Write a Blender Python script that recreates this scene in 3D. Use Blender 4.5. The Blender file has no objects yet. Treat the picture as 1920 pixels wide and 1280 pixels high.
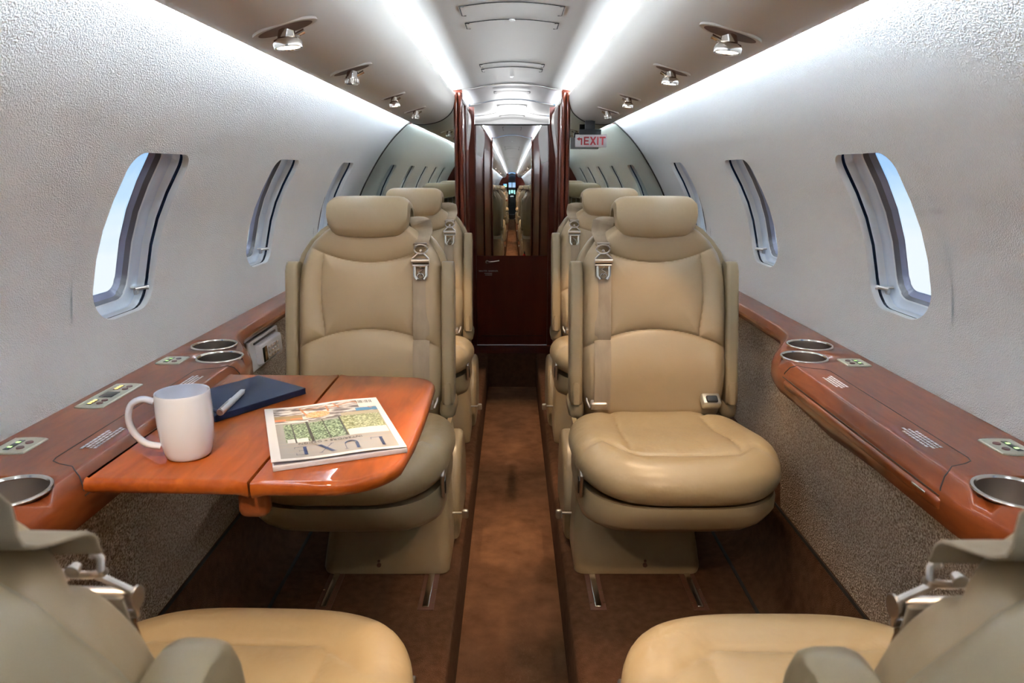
import bpy, bmesh, math, random
from mathutils import Vector, Matrix
random.seed(4)
PI = math.pi
H = 1.16                                   # eye height above the seat platform (z = 0)
sc = bpy.context.scene
COL = sc.collection

# ------------------------------------------------------------------ helpers
def interp(tab, x):
    if x <= tab[0][0]: return tab[0][1]
    for (a, b), (c, d) in zip(tab, tab[1:]):
        if x <= c: return b + (d - b) * (x - a) / (c - a)
    return tab[-1][1]

def sstep(a, b, x):
    t = max(0.0, min(1.0, (x - a) / (b - a))); return t * t * (3 - 2 * t)

def spline(pts, n=6):
    out = []
    P = [Vector(p) for p in pts]
    for i in range(len(P) - 1):
        p0 = P[i - 1] if i else P[0] * 2 - P[1]
        p1, p2 = P[i], P[i + 1]
        p3 = P[i + 2] if i + 2 < len(P) else P[-1] * 2 - P[-2]
        for k in range(n):
            t = k / n
            out.append(0.5 * ((2 * p1) + (p2 - p0) * t + (2 * p0 - 5 * p1 + 4 * p2 - p3) * t * t + (3 * p1 - p0 - 3 * p2 + p3) * t ** 3))
    out.append(P[-1]); return out

class MB:
    """collects geometry and links it as one mesh object"""
    def __init__(s): s.v = []; s.f = []; s.m = []
    def add(s, vs, fs, m=0):
        o = len(s.v); s.v += [tuple(v) for v in vs]
        for f in fs: s.f.append([i + o for i in f]); s.m.append(m)
        return s
    def loft(s, rings, cap=True, closed=True, m=0, mf=None):
        n = len(rings[0]); vs = [p for r in rings for p in r]; fs = []; ms = []
        for i in range(len(rings) - 1):
            for j in range(n if closed else n - 1):
                k = (j + 1) % n
                fs.append([i * n + j, i * n + k, (i + 1) * n + k, (i + 1) * n + j]); ms.append(mf(i) if mf else m)
        if cap:
            fs.append(list(range(n))[::-1]); ms.append(ms[0]); fs.append([(len(rings) - 1) * n + j for j in range(n)]); ms.append(ms[-2])
        o = len(s.v); s.v += [tuple(v) for v in vs]
        for f, mm in zip(fs, ms): s.f.append([i + o for i in f]); s.m.append(mm)
        return s
    def grid(s, fn, nu, nv, m=0):
        vs = [fn(i / nu, j / nv) for j in range(nv + 1) for i in range(nu + 1)]
        fs = [[j * (nu + 1) + i, j * (nu + 1) + i + 1, (j + 1) * (nu + 1) + i + 1, (j + 1) * (nu + 1) + i] for j in range(nv) for i in range(nu)]
        return s.add(vs, fs, m)
    def box(s, c, d, r=0.0, seg=3, m=0, M=None):
        bm = bmesh.new(); bmesh.ops.create_cube(bm, size=1)
        for v in bm.verts: v.co = Vector((v.co.x * d[0], v.co.y * d[1], v.co.z * d[2]))
        if r > 0: bmesh.ops.bevel(bm, geom=list(bm.edges), offset=min(r, min(d) * 0.49), segments=seg, affect='EDGES', profile=0.5)
        T = Matrix.Translation(Vector(c))
        if M is not None: T = T @ M
        bm.verts.ensure_lookup_table()
        s.add([T @ v.co for v in bm.verts], [[v.index for v in f.verts] for f in bm.faces], m); bm.free(); return s
    def cyl(s, a, b, r, r2=None, n=20, m=0, cap=True):
        a, b = Vector(a), Vector(b); r2 = r if r2 is None else r2
        z = (b - a).normalized(); x = z.orthogonal().normalized(); y = z.cross(x)
        R = [[a + (x * math.cos(t) + y * math.sin(t)) * r for t in [2 * PI * k / n for k in range(n)]],
             [b + (x * math.cos(t) + y * math.sin(t)) * r2 for t in [2 * PI * k / n for k in range(n)]]]
        return s.loft(R, cap, True, m)
    def tube(s, pts, r, n=10, m=0, closed=False):
        P = [Vector(p) for p in pts]; rings = []; N = len(P); up = None
        for i in range(N):
            t = (P[(i + 1) % N] - P[i - 1]) if closed else (P[min(i + 1, N - 1)] - P[max(i - 1, 0)])
            t.normalize()
            x = (up - t * up.dot(t)).normalized() if up is not None else t.orthogonal().normalized()
            up = x; y = t.cross(x)
            rr = r[i] if isinstance(r, (list, tuple)) else r
            rings.append([P[i] + (x * math.cos(a) + y * math.sin(a)) * rr for a in [2 * PI * k / n for k in range(n)]])
        if closed: rings.append(rings[0])
        return s.loft(rings, not closed, True, m)
    def ribbon(s, pts, sides, w, th, m=0):
        rings = []
        P = [Vector(p) for p in pts]
        for i, p in enumerate(P):
            t = (P[min(i + 1, len(P) - 1)] - P[max(i - 1, 0)]).normalized()
            sd = Vector(sides[i] if isinstance(sides, list) else sides); sd = (sd - t * sd.dot(t)).normalized(); nn = t.cross(sd)
            ww = (w[i] if isinstance(w, list) else w) / 2; h = th / 2
            rings.append([p + sd * ww + nn * h * .5, p + sd * (ww - h) + nn * h, p - sd * (ww - h) + nn * h, p - sd * ww + nn * h * .5,
                          p - sd * ww - nn * h * .5, p - sd * (ww - h) - nn * h, p + sd * (ww - h) - nn * h, p + sd * ww - nn * h * .5])
        return s.loft(rings, True, True, m)
    def prism(s, poly, fn, d, m=0):
        """poly: 2-D points; fn(a,b,depth) -> 3-D"""
        n = len(poly)
        vs = [fn(a, b, 0) for a, b in poly] + [fn(a, b, d) for a, b in poly]
        fs = [list(range(n))[::-1], [n + i for i in range(n)]] + [[i, (i + 1) % n, n + (i + 1) % n, n + i] for i in range(n)]
        return s.add(vs, fs, m)
    def xf(s, M): s.v = [tuple(M @ Vector(v)) for v in s.v]; return s
    def flipx(s, sg):
        if sg < 0: s.v = [(-v[0], v[1], v[2]) for v in s.v]
        return s
    def mesh(s, name, mats, smooth=True, weld=0.0, angle=40):
        me = bpy.data.meshes.new(name); me.from_pydata(s.v, [], s.f)
        mats = mats if isinstance(mats, (list, tuple)) else [mats]
        for m in mats: me.materials.append(m)
        me.polygons.foreach_set('material_index', s.m)
        bm = bmesh.new(); bm.from_mesh(me)
        if weld: bmesh.ops.remove_doubles(bm, verts=bm.verts, dist=weld)
        bmesh.ops.recalc_face_normals(bm, faces=bm.faces)
        for f in bm.faces: f.smooth = smooth
        if smooth:
            for e in bm.edges:
                if len(e.link_faces) == 2 and e.calc_face_angle(0) > math.radians(angle): e.smooth = False
        bm.to_mesh(me); bm.free(); me.update(); return me
    def build(s, name, mats, parent=None, smooth=True, weld=0.0, angle=40):
        return link(name, s.mesh(name, mats, smooth, weld, angle), parent)

def link(name, data, parent=None):
    o = bpy.data.objects.new(name, data); COL.objects.link(o)
    if parent: o.parent = parent
    return o
def tag(o, label=None, cat=None, group=None, kind=None):
    if label: o['label'] = label
    if cat: o['category'] = cat
    if group: o['group'] = group
    if kind: o['kind'] = kind
    return o
def empty(name, loc=(0, 0, 0), rz=0, **k):
    o = link(name, None); o.location = loc; o.rotation_euler = (0, 0, rz); o.empty_display_size = .05; return tag(o, **k)
def copy_tree(o, parent=None):
    kids = [c for c in bpy.data.objects if c.parent == o]
    c = o.copy(); COL.objects.link(c); c.parent = parent
    for k in kids: copy_tree(k, c)
    return c
def rrect(w, h, r, n=6, rs=None):
    """rounded rectangle, half sizes w,h; rs = radii (+,+),(-,+),(-,-),(+,-)"""
    rs = rs or [r] * 4; out = []
    for (sx, sy, a0), q in zip(((1, 1, 0), (-1, 1, 90), (-1, -1, 180), (1, -1, 270)), rs):
        for k in range(n + 1):
            a = math.radians(a0 + 90 * k / n)
            out.append((sx * (w - q) + q * math.cos(a), sy * (h - q) + q * math.sin(a)))
    return out

# ------------------------------------------------------------------ materials
def mat(name, col, rough=.5, metal=0, coat=0, bump=None, vary=None, emit=None, es=1, spec=None, trans=0, ior=1.45, sheen=0, coat_rough=.03):
    m = bpy.data.materials.new(name); m.use_nodes = True
    nt = m.node_tree; b = nt.nodes['Principled BSDF']; N = nt.nodes; L = nt.links
    b.inputs['Base Color'].default_value = (*col, 1); b.inputs['Roughness'].default_value = rough; b.inputs['Metallic'].default_value = metal
    b.inputs['Coat Weight'].default_value = coat; b.inputs['Coat Roughness'].default_value = coat_rough
    if spec is not None: b.inputs['Specular IOR Level'].default_value = spec
    if trans: b.inputs['Transmission Weight'].default_value = trans; b.inputs['IOR'].default_value = ior
    if sheen: b.inputs['Sheen Weight'].default_value = sheen; b.inputs['Sheen Roughness'].default_value = .6
    if emit: b.inputs['Emission Color'].default_value = (*emit, 1); b.inputs['Emission Strength'].default_value = es
    tc = N.new('ShaderNodeTexCoord')
    if vary:   # (other colour, scale, detail, stretch xyz, contrast lo, hi)
        c2, scl, det, st, lo, hi = vary
        mp = N.new('ShaderNodeMapping'); mp.inputs['Scale'].default_value = st
        nz = N.new('ShaderNodeTexNoise'); nz.inputs['Scale'].default_value = scl; nz.inputs['Detail'].default_value = det
        rp = N.new('ShaderNodeValToRGB'); rp.color_ramp.elements[0].position = lo; rp.color_ramp.elements[1].position = hi
        rp.color_ramp.elements[0].color = (*col, 1); rp.color_ramp.elements[1].color = (*c2, 1)
        L.new(tc.outputs['Object'], mp.inputs[0]); L.new(mp.outputs[0], nz.inputs[0]); L.new(nz.outputs['Fac'], rp.inputs[0]); L.new(rp.outputs[0], b.inputs['Base Color'])
    if bump:   # list of (kind, scale, strength, distance)
        prev = None
        for kind, scl, stg, dst in bump:
            if kind == 'noise': t = N.new('ShaderNodeTexNoise'); t.inputs['Detail'].default_value = 3; out = t.outputs['Fac']
            else: t = N.new('ShaderNodeTexVoronoi'); t.feature = 'SMOOTH_F1'; out = t.outputs['Distance']
            t.inputs['Scale'].default_value = scl
            L.new(tc.outputs['Object'], t.inputs['Vector'])
            bp = N.new('ShaderNodeBump'); bp.inputs['Strength'].default_value = stg; bp.inputs['Distance'].default_value = dst
            L.new(out, bp.inputs['Height'])
            if prev: L.new(prev.outputs[0], bp.inputs['Normal'])
            prev = bp
        L.new(prev.outputs[0], b.inputs['Normal'])
    return m

def wood(name, c1, c2, rough=.45, coat=1.0, axis=(1, .22, 1)):
    m = mat(name, c1, rough, coat=coat * .55, spec=.08)
    nt = m.node_tree; N = nt.nodes; L = nt.links; b = N['Principled BSDF']
    tc = N['Texture Coordinate']
    mp = N.new('ShaderNodeMapping'); mp.inputs['Scale'].default_value = axis
    L.new(tc.outputs['Object'], mp.inputs[0])
    n1 = N.new('ShaderNodeTexNoise'); n1.inputs['Scale'].default_value = 7; n1.inputs['Detail'].default_value = 4; n1.inputs['Distortion'].default_value = 1.2
    wv = N.new('ShaderNodeTexNoise'); wv.inputs['Scale'].default_value = 60; wv.inputs['Detail'].default_value = 5; wv.inputs['Distortion'].default_value = .6
    L.new(mp.outputs[0], n1.inputs[0]); L.new(mp.outputs[0], wv.inputs[0])
    mx = N.new('ShaderNodeMath'); mx.operation = 'MULTIPLY_ADD'; mx.inputs[1].default_value = .45; L.new(wv.outputs['Fac'], mx.inputs[0])
    m2 = N.new('ShaderNodeMath'); m2.operation = 'MULTIPLY'; m2.inputs[1].default_value = .6; L.new(n1.outputs['Fac'], m2.inputs[0]); L.new(m2.outputs[0], mx.inputs[2])
    rp = N.new('ShaderNodeValToRGB'); rp.color_ramp.elements[0].position = .36; rp.color_ramp.elements[1].position = .70
    rp.color_ramp.elements[0].color = (*c1, 1); rp.color_ramp.elements[1].color = (*c2, 1)
    L.new(mx.outputs[0], rp.inputs[0]); L.new(rp.outputs[0], b.inputs['Base Color'])
    return m

M = {}
M['wall'] = mat('wall_fabric', (.74, .745, .74), .45, bump=[('voronoi', 420, .8, .0024), ('noise', 900, .4, .0008)], spec=.5)
M['psu'] = mat('overhead_panel', (.60, .565, .52), .5)
M['ceil'] = mat('ceiling_panel', (.50, .475, .445), .5)
M['ceilw'] = mat('ceiling_panel_white', (.60, .60, .60), .45)
M['groove'] = mat('dark_gap', (.02, .015, .012), .8)
M['wood'] = wood('cherry_wood', (.095, .020, .005), (.185, .045, .011))
M['wood_t'] = wood('cherry_wood_lamplit', (.19, .037, .004), (.31, .072, .008))  # lighter, more orange cherry for the table, lamp glow put into the colour
M['wood_d'] = wood('mahogany_wood', (.075, .012, .006), (.13, .024, .010), axis=(1, 1, .25))
M['wood_f'] = mat('dark_wood_matt', (.06, .010, .005), .6, spec=.1)
M['wood_c'] = mat('dark_wood_satin', (.085, .014, .007), .28, spec=.35, vary=((.14, .027, .011), 9, 4, (1, 1, .2), .35, .7))
M['wood_e'] = wood('mahogany_wood_edge', (.10, .018, .008), (.15, .030, .012), axis=(1, 1, .2))
M['leather'] = mat('beige_leather', (.36, .262, .150), .38, bump=[('noise', 900, .16, .0006), ('noise', 22, .35, .0035)], vary=((.39, .29, .172), 5, 3, (1, 1, 1), .35, .7))
M['leather_c'] = mat('beige_leather_cushion', (.37, .270, .145), .34, bump=[('noise', 900, .16, .0006), ('noise', 16, .6, .006)], vary=((.41, .305, .17), 5, 3, (1, 1, 1), .35, .7))
M['shell'] = mat('seat_shell_leather', (.30, .230, .135), .33, bump=[('noise', 700, .14, .0005)])
M['belt'] = mat('belt_webbing', (.34, .262, .178), .7, bump=[('noise', 600, .3, .0006)], vary=((.28, .215, .145), 30, 3, (1, 1, .2), .4, .65))
M['chrome'] = mat('chrome', (.72, .68, .63), .16, metal=1)
M['steel'] = mat('brushed_steel', (.55, .50, .46), .3, metal=1)
M['steel2'] = mat('cup_steel', (.75, .70, .66), .22, metal=1)
M['nickel'] = mat('satin_nickel', (.60, .57, .50), .35, metal=.85)
M['black'] = mat('black_plastic', (.012, .012, .013), .35)
M['carpet'] = mat('brown_carpet', (.062, .027, .013), .95, bump=[('noise', 420, .8, .004), ('noise', 30, .4, .006)], vary=((.125, .060, .032), 40, 8, (1, 1, 1), .15, .85), spec=.1)
M['aisle'] = mat('aisle_carpet_lit', (.105, .047, .022), .95, bump=[('noise', 420, .8, .004), ('noise', 30, .4, .006)], vary=((.23, .115, .058), 16, 9, (1, 1, 1), .2, .8), spec=.1)  # lighter copy of the brown carpet, lamp light on the aisle in its colour
M['tweed'] = mat('tan_side_carpet', (.23, .160, .108), .95, bump=[('voronoi', 260, 1.0, .004)], vary=((.47, .365, .275), 230, 2, (1, 1, 1), .38, .62), spec=.1)
M['plastic'] = mat('window_plastic', (.70, .77, .88), .12, coat=.6)
M['plastic2'] = mat('window_plastic_white', (.84, .88, .93), .2, coat=.4)
M['gasket'] = mat('window_gasket', (.10, .095, .11), .35)
M['ring'] = mat('window_ring', (.30, .32, .46), .22)
M['lip'] = mat('window_lip', (.85, .86, .86), .4)
M['navygap'] = mat('window_shadow_gap', (.012, .02, .045), .15, coat=.5)
M['glass'] = mat('window_glass', (1, 1, 1), 0, trans=1, ior=1.02)
M['mirror'] = mat('mirror_silver', (.86, .87, .88), .0, metal=1)
M['mirror_t'] = mat('mirror_smoked', (.58, .61, .54), .0, metal=1)
M['led'] = mat('led_white', (1, 1, 1), .5, emit=(.74, .87, 1.0), es=58)
M['led2'] = mat('led_wall_white', (1, 1, 1), .5, emit=(.74, .87, 1.0), es=62)
M['led3'] = mat('led_corridor', (1, 1, 1), .5, emit=(.80, .90, 1.0), es=22)
M['lamp'] = mat('lamp_lens', (1, 1, 1), .4, emit=(1, .86, .68), es=8)
M['mug'] = mat('white_ceramic', (.62, .69, .84), .12, coat=.6)
M['navy'] = mat('navy_leatherette', (.010, .016, .042), .5, spec=.2, bump=[('noise', 700, .2, .0005)])
M['paper'] = mat('magazine_paper', (.68, .69, .72), .35)
M['white'] = mat('white_print', (.80, .80, .84), .5)
M['bisque'] = mat('control_bezel', (.56, .55, .45), .35, metal=.3)
M['btn'] = mat('brown_button', (.10, .03, .025), .3)
M['lcd'] = mat('lcd_dark', (.012, .02, .018), .15)
M['amber'] = mat('amber_indicator', (.8, .5, .1), .4, emit=(1, .6, .15), es=1.2)
M['green'] = mat('green_indicator', (.3, .6, .2), .4, emit=(.45, .9, .25), es=.9)
M['handset'] = mat('handset_plastic', (.60, .60, .63), .4)
M['red'] = mat('red_paint', (.45, .012, .012), .3, coat=.5)
M['exitw'] = mat('exit_white', (.74, .74, .78), .35)
M['exitr'] = mat('exit_red', (.50, .03, .045), .4)
M['brownp'] = mat('brown_plastic', (.10, .04, .022), .5)
M['penw'] = mat('pen_silver', (.70, .71, .74), .3, metal=.2)

# ------------------------------------------------------------------ camera, world, view
cam = bpy.data.cameras.new('camera'); co = link('camera', cam)
co.location = (0, 0, H); co.rotation_euler = (PI / 2 - math.atan(320 / 1300), 0, 0)
cam.sensor_width = 36; cam.lens = 1300 / 1920 * 36; cam.clip_start = .02
cam.dof.use_dof = True; cam.dof.focus_distance = 1.9; cam.dof.aperture_fstop = 11
sc.camera = co
w = bpy.data.worlds.new('sky'); sc.world = w; w.use_nodes = True; nt = w.node_tree; N = nt.nodes; L = nt.links
tc = N.new('ShaderNodeTexCoord'); sx = N.new('ShaderNodeSeparateXYZ'); L.new(tc.outputs['Generated'], sx.inputs[0])
nz = N.new('ShaderNodeTexNoise'); nz.inputs['Scale'].default_value = 3.5; nz.inputs['Detail'].default_value = 6
mp = N.new('ShaderNodeMapping'); mp.inputs['Scale'].default_value = (1, 1, 5); L.new(tc.outputs['Generated'], mp.inputs[0]); L.new(mp.outputs[0], nz.inputs[0])
ad = N.new('ShaderNodeMath'); ad.operation = 'MULTIPLY_ADD'; ad.inputs[1].default_value = .5; L.new(nz.outputs['Fac'], ad.inputs[0])
ml = N.new('ShaderNodeMath'); ml.operation = 'MULTIPLY_ADD'; ml.inputs[1].default_value = 2.4; ml.inputs[2].default_value = .28; L.new(sx.outputs['Z'], ml.inputs[0]); L.new(ml.outputs[0], ad.inputs[2])
rp = N.new('ShaderNodeValToRGB'); cr = rp.color_ramp
cr.elements[0].position = .30; cr.elements[0].color = (.82, .90, .97, 1); cr.elements[1].position = .72; cr.elements[1].color = (.26, .53, .93, 1)
e = cr.elements.new(.48); e.color = (.60, .79, .98, 1)
L.new(ad.outputs[0], rp.inputs[0]); L.new(rp.outputs[0], N['Background'].inputs[0]); N['Background'].inputs[1].default_value = .38
sc.view_settings.view_transform = 'Standard'; sc.view_settings.look = 'None'; sc.view_settings.exposure = 1.5; sc.view_settings.gamma = 1
sc.cycles.use_denoising = True; sc.cycles.max_bounces = 10; sc.cycles.diffuse_bounces = 5; sc.cycles.glossy_bounces = 6
sc.cycles.sample_clamp_indirect = 8; sc.cycles.caustics_reflective = False; sc.cycles.caustics_refractive = False

# ------------------------------------------------------------------ cabin shell
YF, YB = -1.3, 3.82                       # forward and aft bulkheads
PROF = [(.655, .832), (.725, .844), (.80, .856), (.88, .859), (.95, .847), (1.022, .825), (1.085, .796), (1.13, .770),
        (1.19, .734), (1.257, .688), (1.33, .628), (1.40, .553), (1.44, .50), (1.475, .44)]
WP = spline([(x, z, 0) for z, x in PROF], 4)      # (X, z)
WS = [0.0]
for a, b in zip(WP, WP[1:]): WS.append(WS[-1] + (b - a).length)
def wall_pt(s, d=0.0):
    s = max(0, min(WS[-1] - 1e-6, s))
    for i in range(len(WS) - 1):
        if s <= WS[i + 1]: break
    t = (s - WS[i]) / (WS[i + 1] - WS[i]); p = WP[i].lerp(WP[i + 1], t); q = (WP[i + 1] - WP[i]).normalized()
    return p.x + q.y * d, p.y - q.x * d            # outward normal
def s_at_z(z):
    for i in range(len(WP) - 1):
        if WP[i].y <= z <= WP[i + 1].y: return WS[i] + (WS[i + 1] - WS[i]) * (z - WP[i].y) / (WP[i + 1].y - WP[i].y)
S0, S1 = s_at_z(.848), s_at_z(1.195); SC, SHH = (S0 + S1) / 2, (S1 - S0) / 2
WY = [-.16, .68, 1.522, 2.362, 3.205]; WHW = .127
WR = [.045, .045, .075, .075]
def wall(side, name, label):
    mb = MB(); cells = []; y = YF
    for c in WY: cells.append((y, c - .20, None)); cells.append((c - .20, c + .20, c)); y = c + .20
    cells.append((y, YB, None))
    for c in WY:
        for e_ in (c - .20, c + .20): mb.grid(lambda u, v: (side * wall_pt(v * WS[-1], .002)[0], e_ - .018 + .036 * u, wall_pt(v * WS[-1], .002)[1]), 1, 90)
    for y0, y1, c in cells:
        if c is None:
            mb.grid(lambda u, v: (side * wall_pt(v * WS[-1])[0], y0 + (y1 - y0) * u, wall_pt(v * WS[-1])[1]), 2, 60)
        else:
            sa, sb = SC - SHH - .06, SC + SHH + .06
            for a, b, k in ((0, sa, 24), (sb, WS[-1], 16)):
                mb.grid(lambda u, v: (side * wall_pt(a + (b - a) * v)[0], y0 + (y1 - y0) * u, wall_pt(a + (b - a) * v)[1]), 2, k)
            inner = rrect(WHW, SHH, 0, 8, WR); outer = []
            for (iy, is_) in inner:
                kx = .20 / abs(iy) if iy else 9e9; ks = (SHH + .06) / abs(is_) if is_ else 9e9; k = min(kx, ks); outer.append((iy * k, is_ * k))
            # snap corners
            for tx, ts in ((.2, SHH + .06), (-.2, SHH + .06), (-.2, -SHH - .06), (.2, -SHH - .06)):
                i = min(range(len(outer)), key=lambda q: (outer[q][0] - tx) ** 2 + (outer[q][1] - ts) ** 2); outer[i] = (tx, ts)
            def q(a, b, d=0):
                X, Z = wall_pt(SC + b, d); return (side * X, c + a, Z)
            # subdivide each ring segment so straight sides follow the curve
            def dense(P):
                out = []
                for a, b in zip(P, P[1:] + P[:1]):
                    for k in range(4): out.append((a[0] + (b[0] - a[0]) * k / 4, a[1] + (b[1] - a[1]) * k / 4))
                return out
            I, O = dense(inner), dense(outer)
            rings = []
            for k in range(7):
                t = k / 6; rings.append([q(o[0] + (i_[0] - o[0]) * t, o[1] + (i_[1] - o[1]) * t) for o, i_ in zip(O, I)])
            mb.loft(rings, cap=False)
    o = mb.build(name, M['wall'], weld=.0003, angle=60); tag(o, label, kind='structure'); return o
wall(-1, 'wall_left', 'curved off-white pebbled cabin wall on the left')
wall(1, 'wall_right', 'curved off-white pebbled cabin wall on the right')

def window(side, c, name, label):
    root = empty(name, (0, 0, 0), label=label, kind='structure')
    def q(a, b, d):
        X, Z = wall_pt(SC + b, d); return (side * X, c + a, Z)
    def ring(g, d):
        P = rrect(WHW + g, SHH + g, 0, 8, [max(.01, r + g) for r in WR]); out = []
        for a, b in zip(P, P[1:] + P[:1]):
            for k in range(4): out.append(q(a[0] + (b[0] - a[0]) * k / 4, a[1] + (b[1] - a[1]) * k / 4, d))
        return out
    MB().loft([ring(0, 0), ring(-.0015, .003), ring(-.003, .008), ring(-.002, .014)], cap=False).build('window_lip', M['lip'], root, angle=80)
    seq = [(.004, .012, 0), (.006, .022, 0), (-.001, .024, 1), (-.005, .034, 1), (-.004, .044, 2), (-.008, .054, 2), (-.020, .060, 2), (-.023, .061, 1), (-.026, .064, 3), (-.028, .068, 3), (-.034, .076, 4), (-.043, .090, 4)]
    seq = [(g * .82, .012 + (d - .012) * .80, k_) for g, d, k_ in seq]
    mb = MB(); rr = [ring(g, d) for g, d, _ in seq]
    mb.loft(rr, cap=False, mf=lambda i: seq[i][2])
    mb.build('window_frame', [M['navygap'], M['plastic2'], M['plastic'], M['gasket'], M['ring']], root, angle=50)
    # the pane
    R = ring(-.0345, .073); R2 = ring(-.0345, .078)
    n = len(R); cA = q(0, 0, .073); cB = q(0, 0, .078)
    mb = MB()
    mb.add(R + [cA] + R2 + [cB], [[i, (i + 1) % n, n] for i in range(n)] + [[n + 1 + i, n + 1 + (i + 1) % n, 2 * n + 1] for i in range(n)] + [[i, (i + 1) % n, n + 1 + (i + 1) % n, n + 1 + i] for i in range(n)])
    mb.build('pane', M['glass'], root)
    # shade pull at the aft lower corner
    a = WHW - .014
    mb = MB(); mb.cyl(q(a - .012, -SHH + .040, .045), q(a + .002, -SHH + .040, .008), .0035)
    mb.cyl(q(a + .006, -SHH + .042, .012), q(a - .020, -SHH + .038, .030), .005, .004)
    mb.box(q(a - .006, -SHH + .024, .034), (.012, .008, .03), .003)
    mb.build('shade_pull', M['steel'], root)
names = ['behind the camera', 'beside the near seat back', 'nearest whole', 'middle', 'farthest']
k = 0
for side, sn in ((-1, 'left'), (1, 'right')):
    for c, nm in zip(WY, names):
        k += 1; window(side, c, 'window_%d' % k, 'rounded cabin window in the %s wall, %s of its row' % (sn, nm))

# overhead panels (passenger service units), ceiling, corridor ceiling
PSU = [(.298, 1.546), (.299, 1.509), (.322, 1.456), (.37, 1.419), (.427, 1.402), (.489, 1.397), (.524, 1.402)]
def psu_ring(y, side):
    P = spline([(a, b, 0) for a, b in PSU], 6)
    P = [(p.x, p.y) for p in P] + [(.524, 1.407), (.49, 1.43), (.44, 1.475), (.36, 1.545), (.345, 1.545), (.304, 1.548)]
    return [(side * a, y, b) for a, b in P]
for side, n, lb in ((-1, 'trim_1', 'taupe overhead service panel along the left side of the ceiling'), (1, 'trim_2', 'taupe overhead service panel along the right side of the ceiling')):
    mb = MB(); mb.loft([psu_ring(YF, side), psu_ring(1.4, side), psu_ring(YB, side)]); o = mb.build(n, M['psu'], angle=50); tag(o, lb, kind='structure')
def ceil_z(x, zz=.042):
    x = abs(x)
    return -zz * (min(x, .20) / .262) ** 2 - .10 * max(0, min(x, .30) - .20)
def ceil_fn(y0, y1, dz=0.0, W=.345):
    def f(u, v):
        x = (u * 2 - 1) * W; return (x, y0 + (y1 - y0) * v, 1.602 + dz + ceil_z(x))
    return f
mb = MB(); mb.grid(ceil_fn(YF, YB), 46, 4)
for s in (-1, 1): mb.add([(s * .345, YF, 1.57), (s * .345, YB, 1.57), (s * .345, YB, 1.543), (s * .345, YF, 1.543)], [[0, 1, 2, 3]])
cei = tag(mb.build('ceiling', M['ceil'], angle=30), 'arched taupe cabin ceiling panel', kind='structure')
mb = MB()
for y0, y1, dz in ((YB + .01, 4.645, 0), (4.655, 5.53, -.004), (5.54, 6.3, -.008)):
    mb.grid(ceil_fn(y0, y1, dz, .40), 46, 3)
tag(mb.build('ceiling_corridor', M['ceilw'], angle=30), 'white arched ceiling sections over the aft corridor', kind='structure')
# thin arched seam bands
mb = MB()
for y, dz in ((YB, .0), (4.65, 0), (5.535, -.004)):
    pts = [((i / 20 * 2 - 1) * .262, y, 1.599 + dz + ceil_z((i / 20 * 2 - 1) * .262)) for i in range(21)]
    mb.ribbon(pts, (0, 1, 0), .014, .005)
tag(mb.build('trim_3', M['steel']), 'thin metal arches where the ceiling sections meet', kind='structure')

# LED strips
mats_strip = []
for side, sn in ((-1, 'left'), (1, 'right')):
    mb = MB(); mb.box((side * .326, (YF + YB) / 2, 1.551), (.020, YB - YF - .02, .005), .001)
    tag(mb.build('light_strip', M['led']), 'white strip light in the trough on the %s of the ceiling panel' % sn, 'strip light', 'ceiling strip lights')
    mb = MB(); mb.add([(side * .516, YF, 1.414), (side * .516, YB - .01, 1.414), (side * .496, YB - .01, 1.434), (side * .496, YF, 1.434), (side * .512, YF, 1.412), (side * .512, YB - .01, 1.412), (side * .492, YB - .01, 1.432), (side * .492, YF, 1.432)],
                      [[0, 1, 2, 3], [4, 5, 6, 7], [0, 1, 5, 4], [2, 3, 7, 6], [0, 3, 7, 4], [1, 2, 6, 5]])
    tag(mb.build('wall_wash_strip', M['led2'], smooth=False), 'white strip light hidden over the top of the %s wall' % sn, 'strip light', 'wall wash strip lights')
for side, sn in ((-1, 'left'), (1, 'right')):
    mb = MB(); mb.box((side * .285, 4.24, 1.558), (.018, .76, .005), .001)
    tag(mb.build('corridor_light_strip', M['led3']), 'short white strip light in the %s corner of the corridor ceiling' % sn, 'strip light', 'corridor strip lights')

# floor : raised platforms, dropped aisle
def plat(side):
    P = [(.175, -.232), (.158, -.232), (.155, -.02), (.160, -.006), (.174, 0)] + [(.30, 0), (.45, 0), (.66, 0), (.700, .006), (.735, .05), (.752, .24), (.76, .30), (.80, .30), (.80, -.24)]
    r = [[(side * a, y, b) for a, b in P] for y in (YF, 0, 1, 2, 3, 3.82)]
    return r
mb = MB()
for s in (-1, 1): mb.loft(plat(s), m=0)
mb.grid(lambda u, v: (-.158 + .316 * u, YF + (4.39 - YF) * v, -.23), 4, 8, m=1)
for s in (-1, 1):   # platform continues into the corridor entrance
    mb.loft([[(s * a, y, b) for a, b in ((.175, -.232), (.158, -.232), (.155, -.02), (.160, -.006), (.174, 0), (.30, 0), (.30, -.23))] for y in (3.82, 4.39)], m=0)
mb.add([(-.30, 4.39, 0), (.30, 4.39, 0), (.30, 4.39, -.235), (-.30, 4.39, -.235)], [[0, 1, 2, 3]], 0)
tag(mb.build('floor', [M['carpet'], M['aisle']], angle=50), 'brown carpeted floor with raised seat platforms and a sunken aisle', kind='structure')
mb = MB(); mb.box((0, 4.505, -.010), (.62, .226, .02), .003)
tag(mb.build('trim_4', M['wood_c']), 'glossy wood threshold in front of the corridor door', kind='structure')
mb = MB()
for s in (-1, 1):
    mb.box((s * .664, 1.41, .0005), (.010, 4.8, .004), .001)
    mb.box((s * .754, 1.41, .236), (.006, 4.8, .012), .002)
tag(mb.build('trim_5', M['groove']), 'dark grooves running along the outer edges of the carpet', kind='structure')

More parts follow.
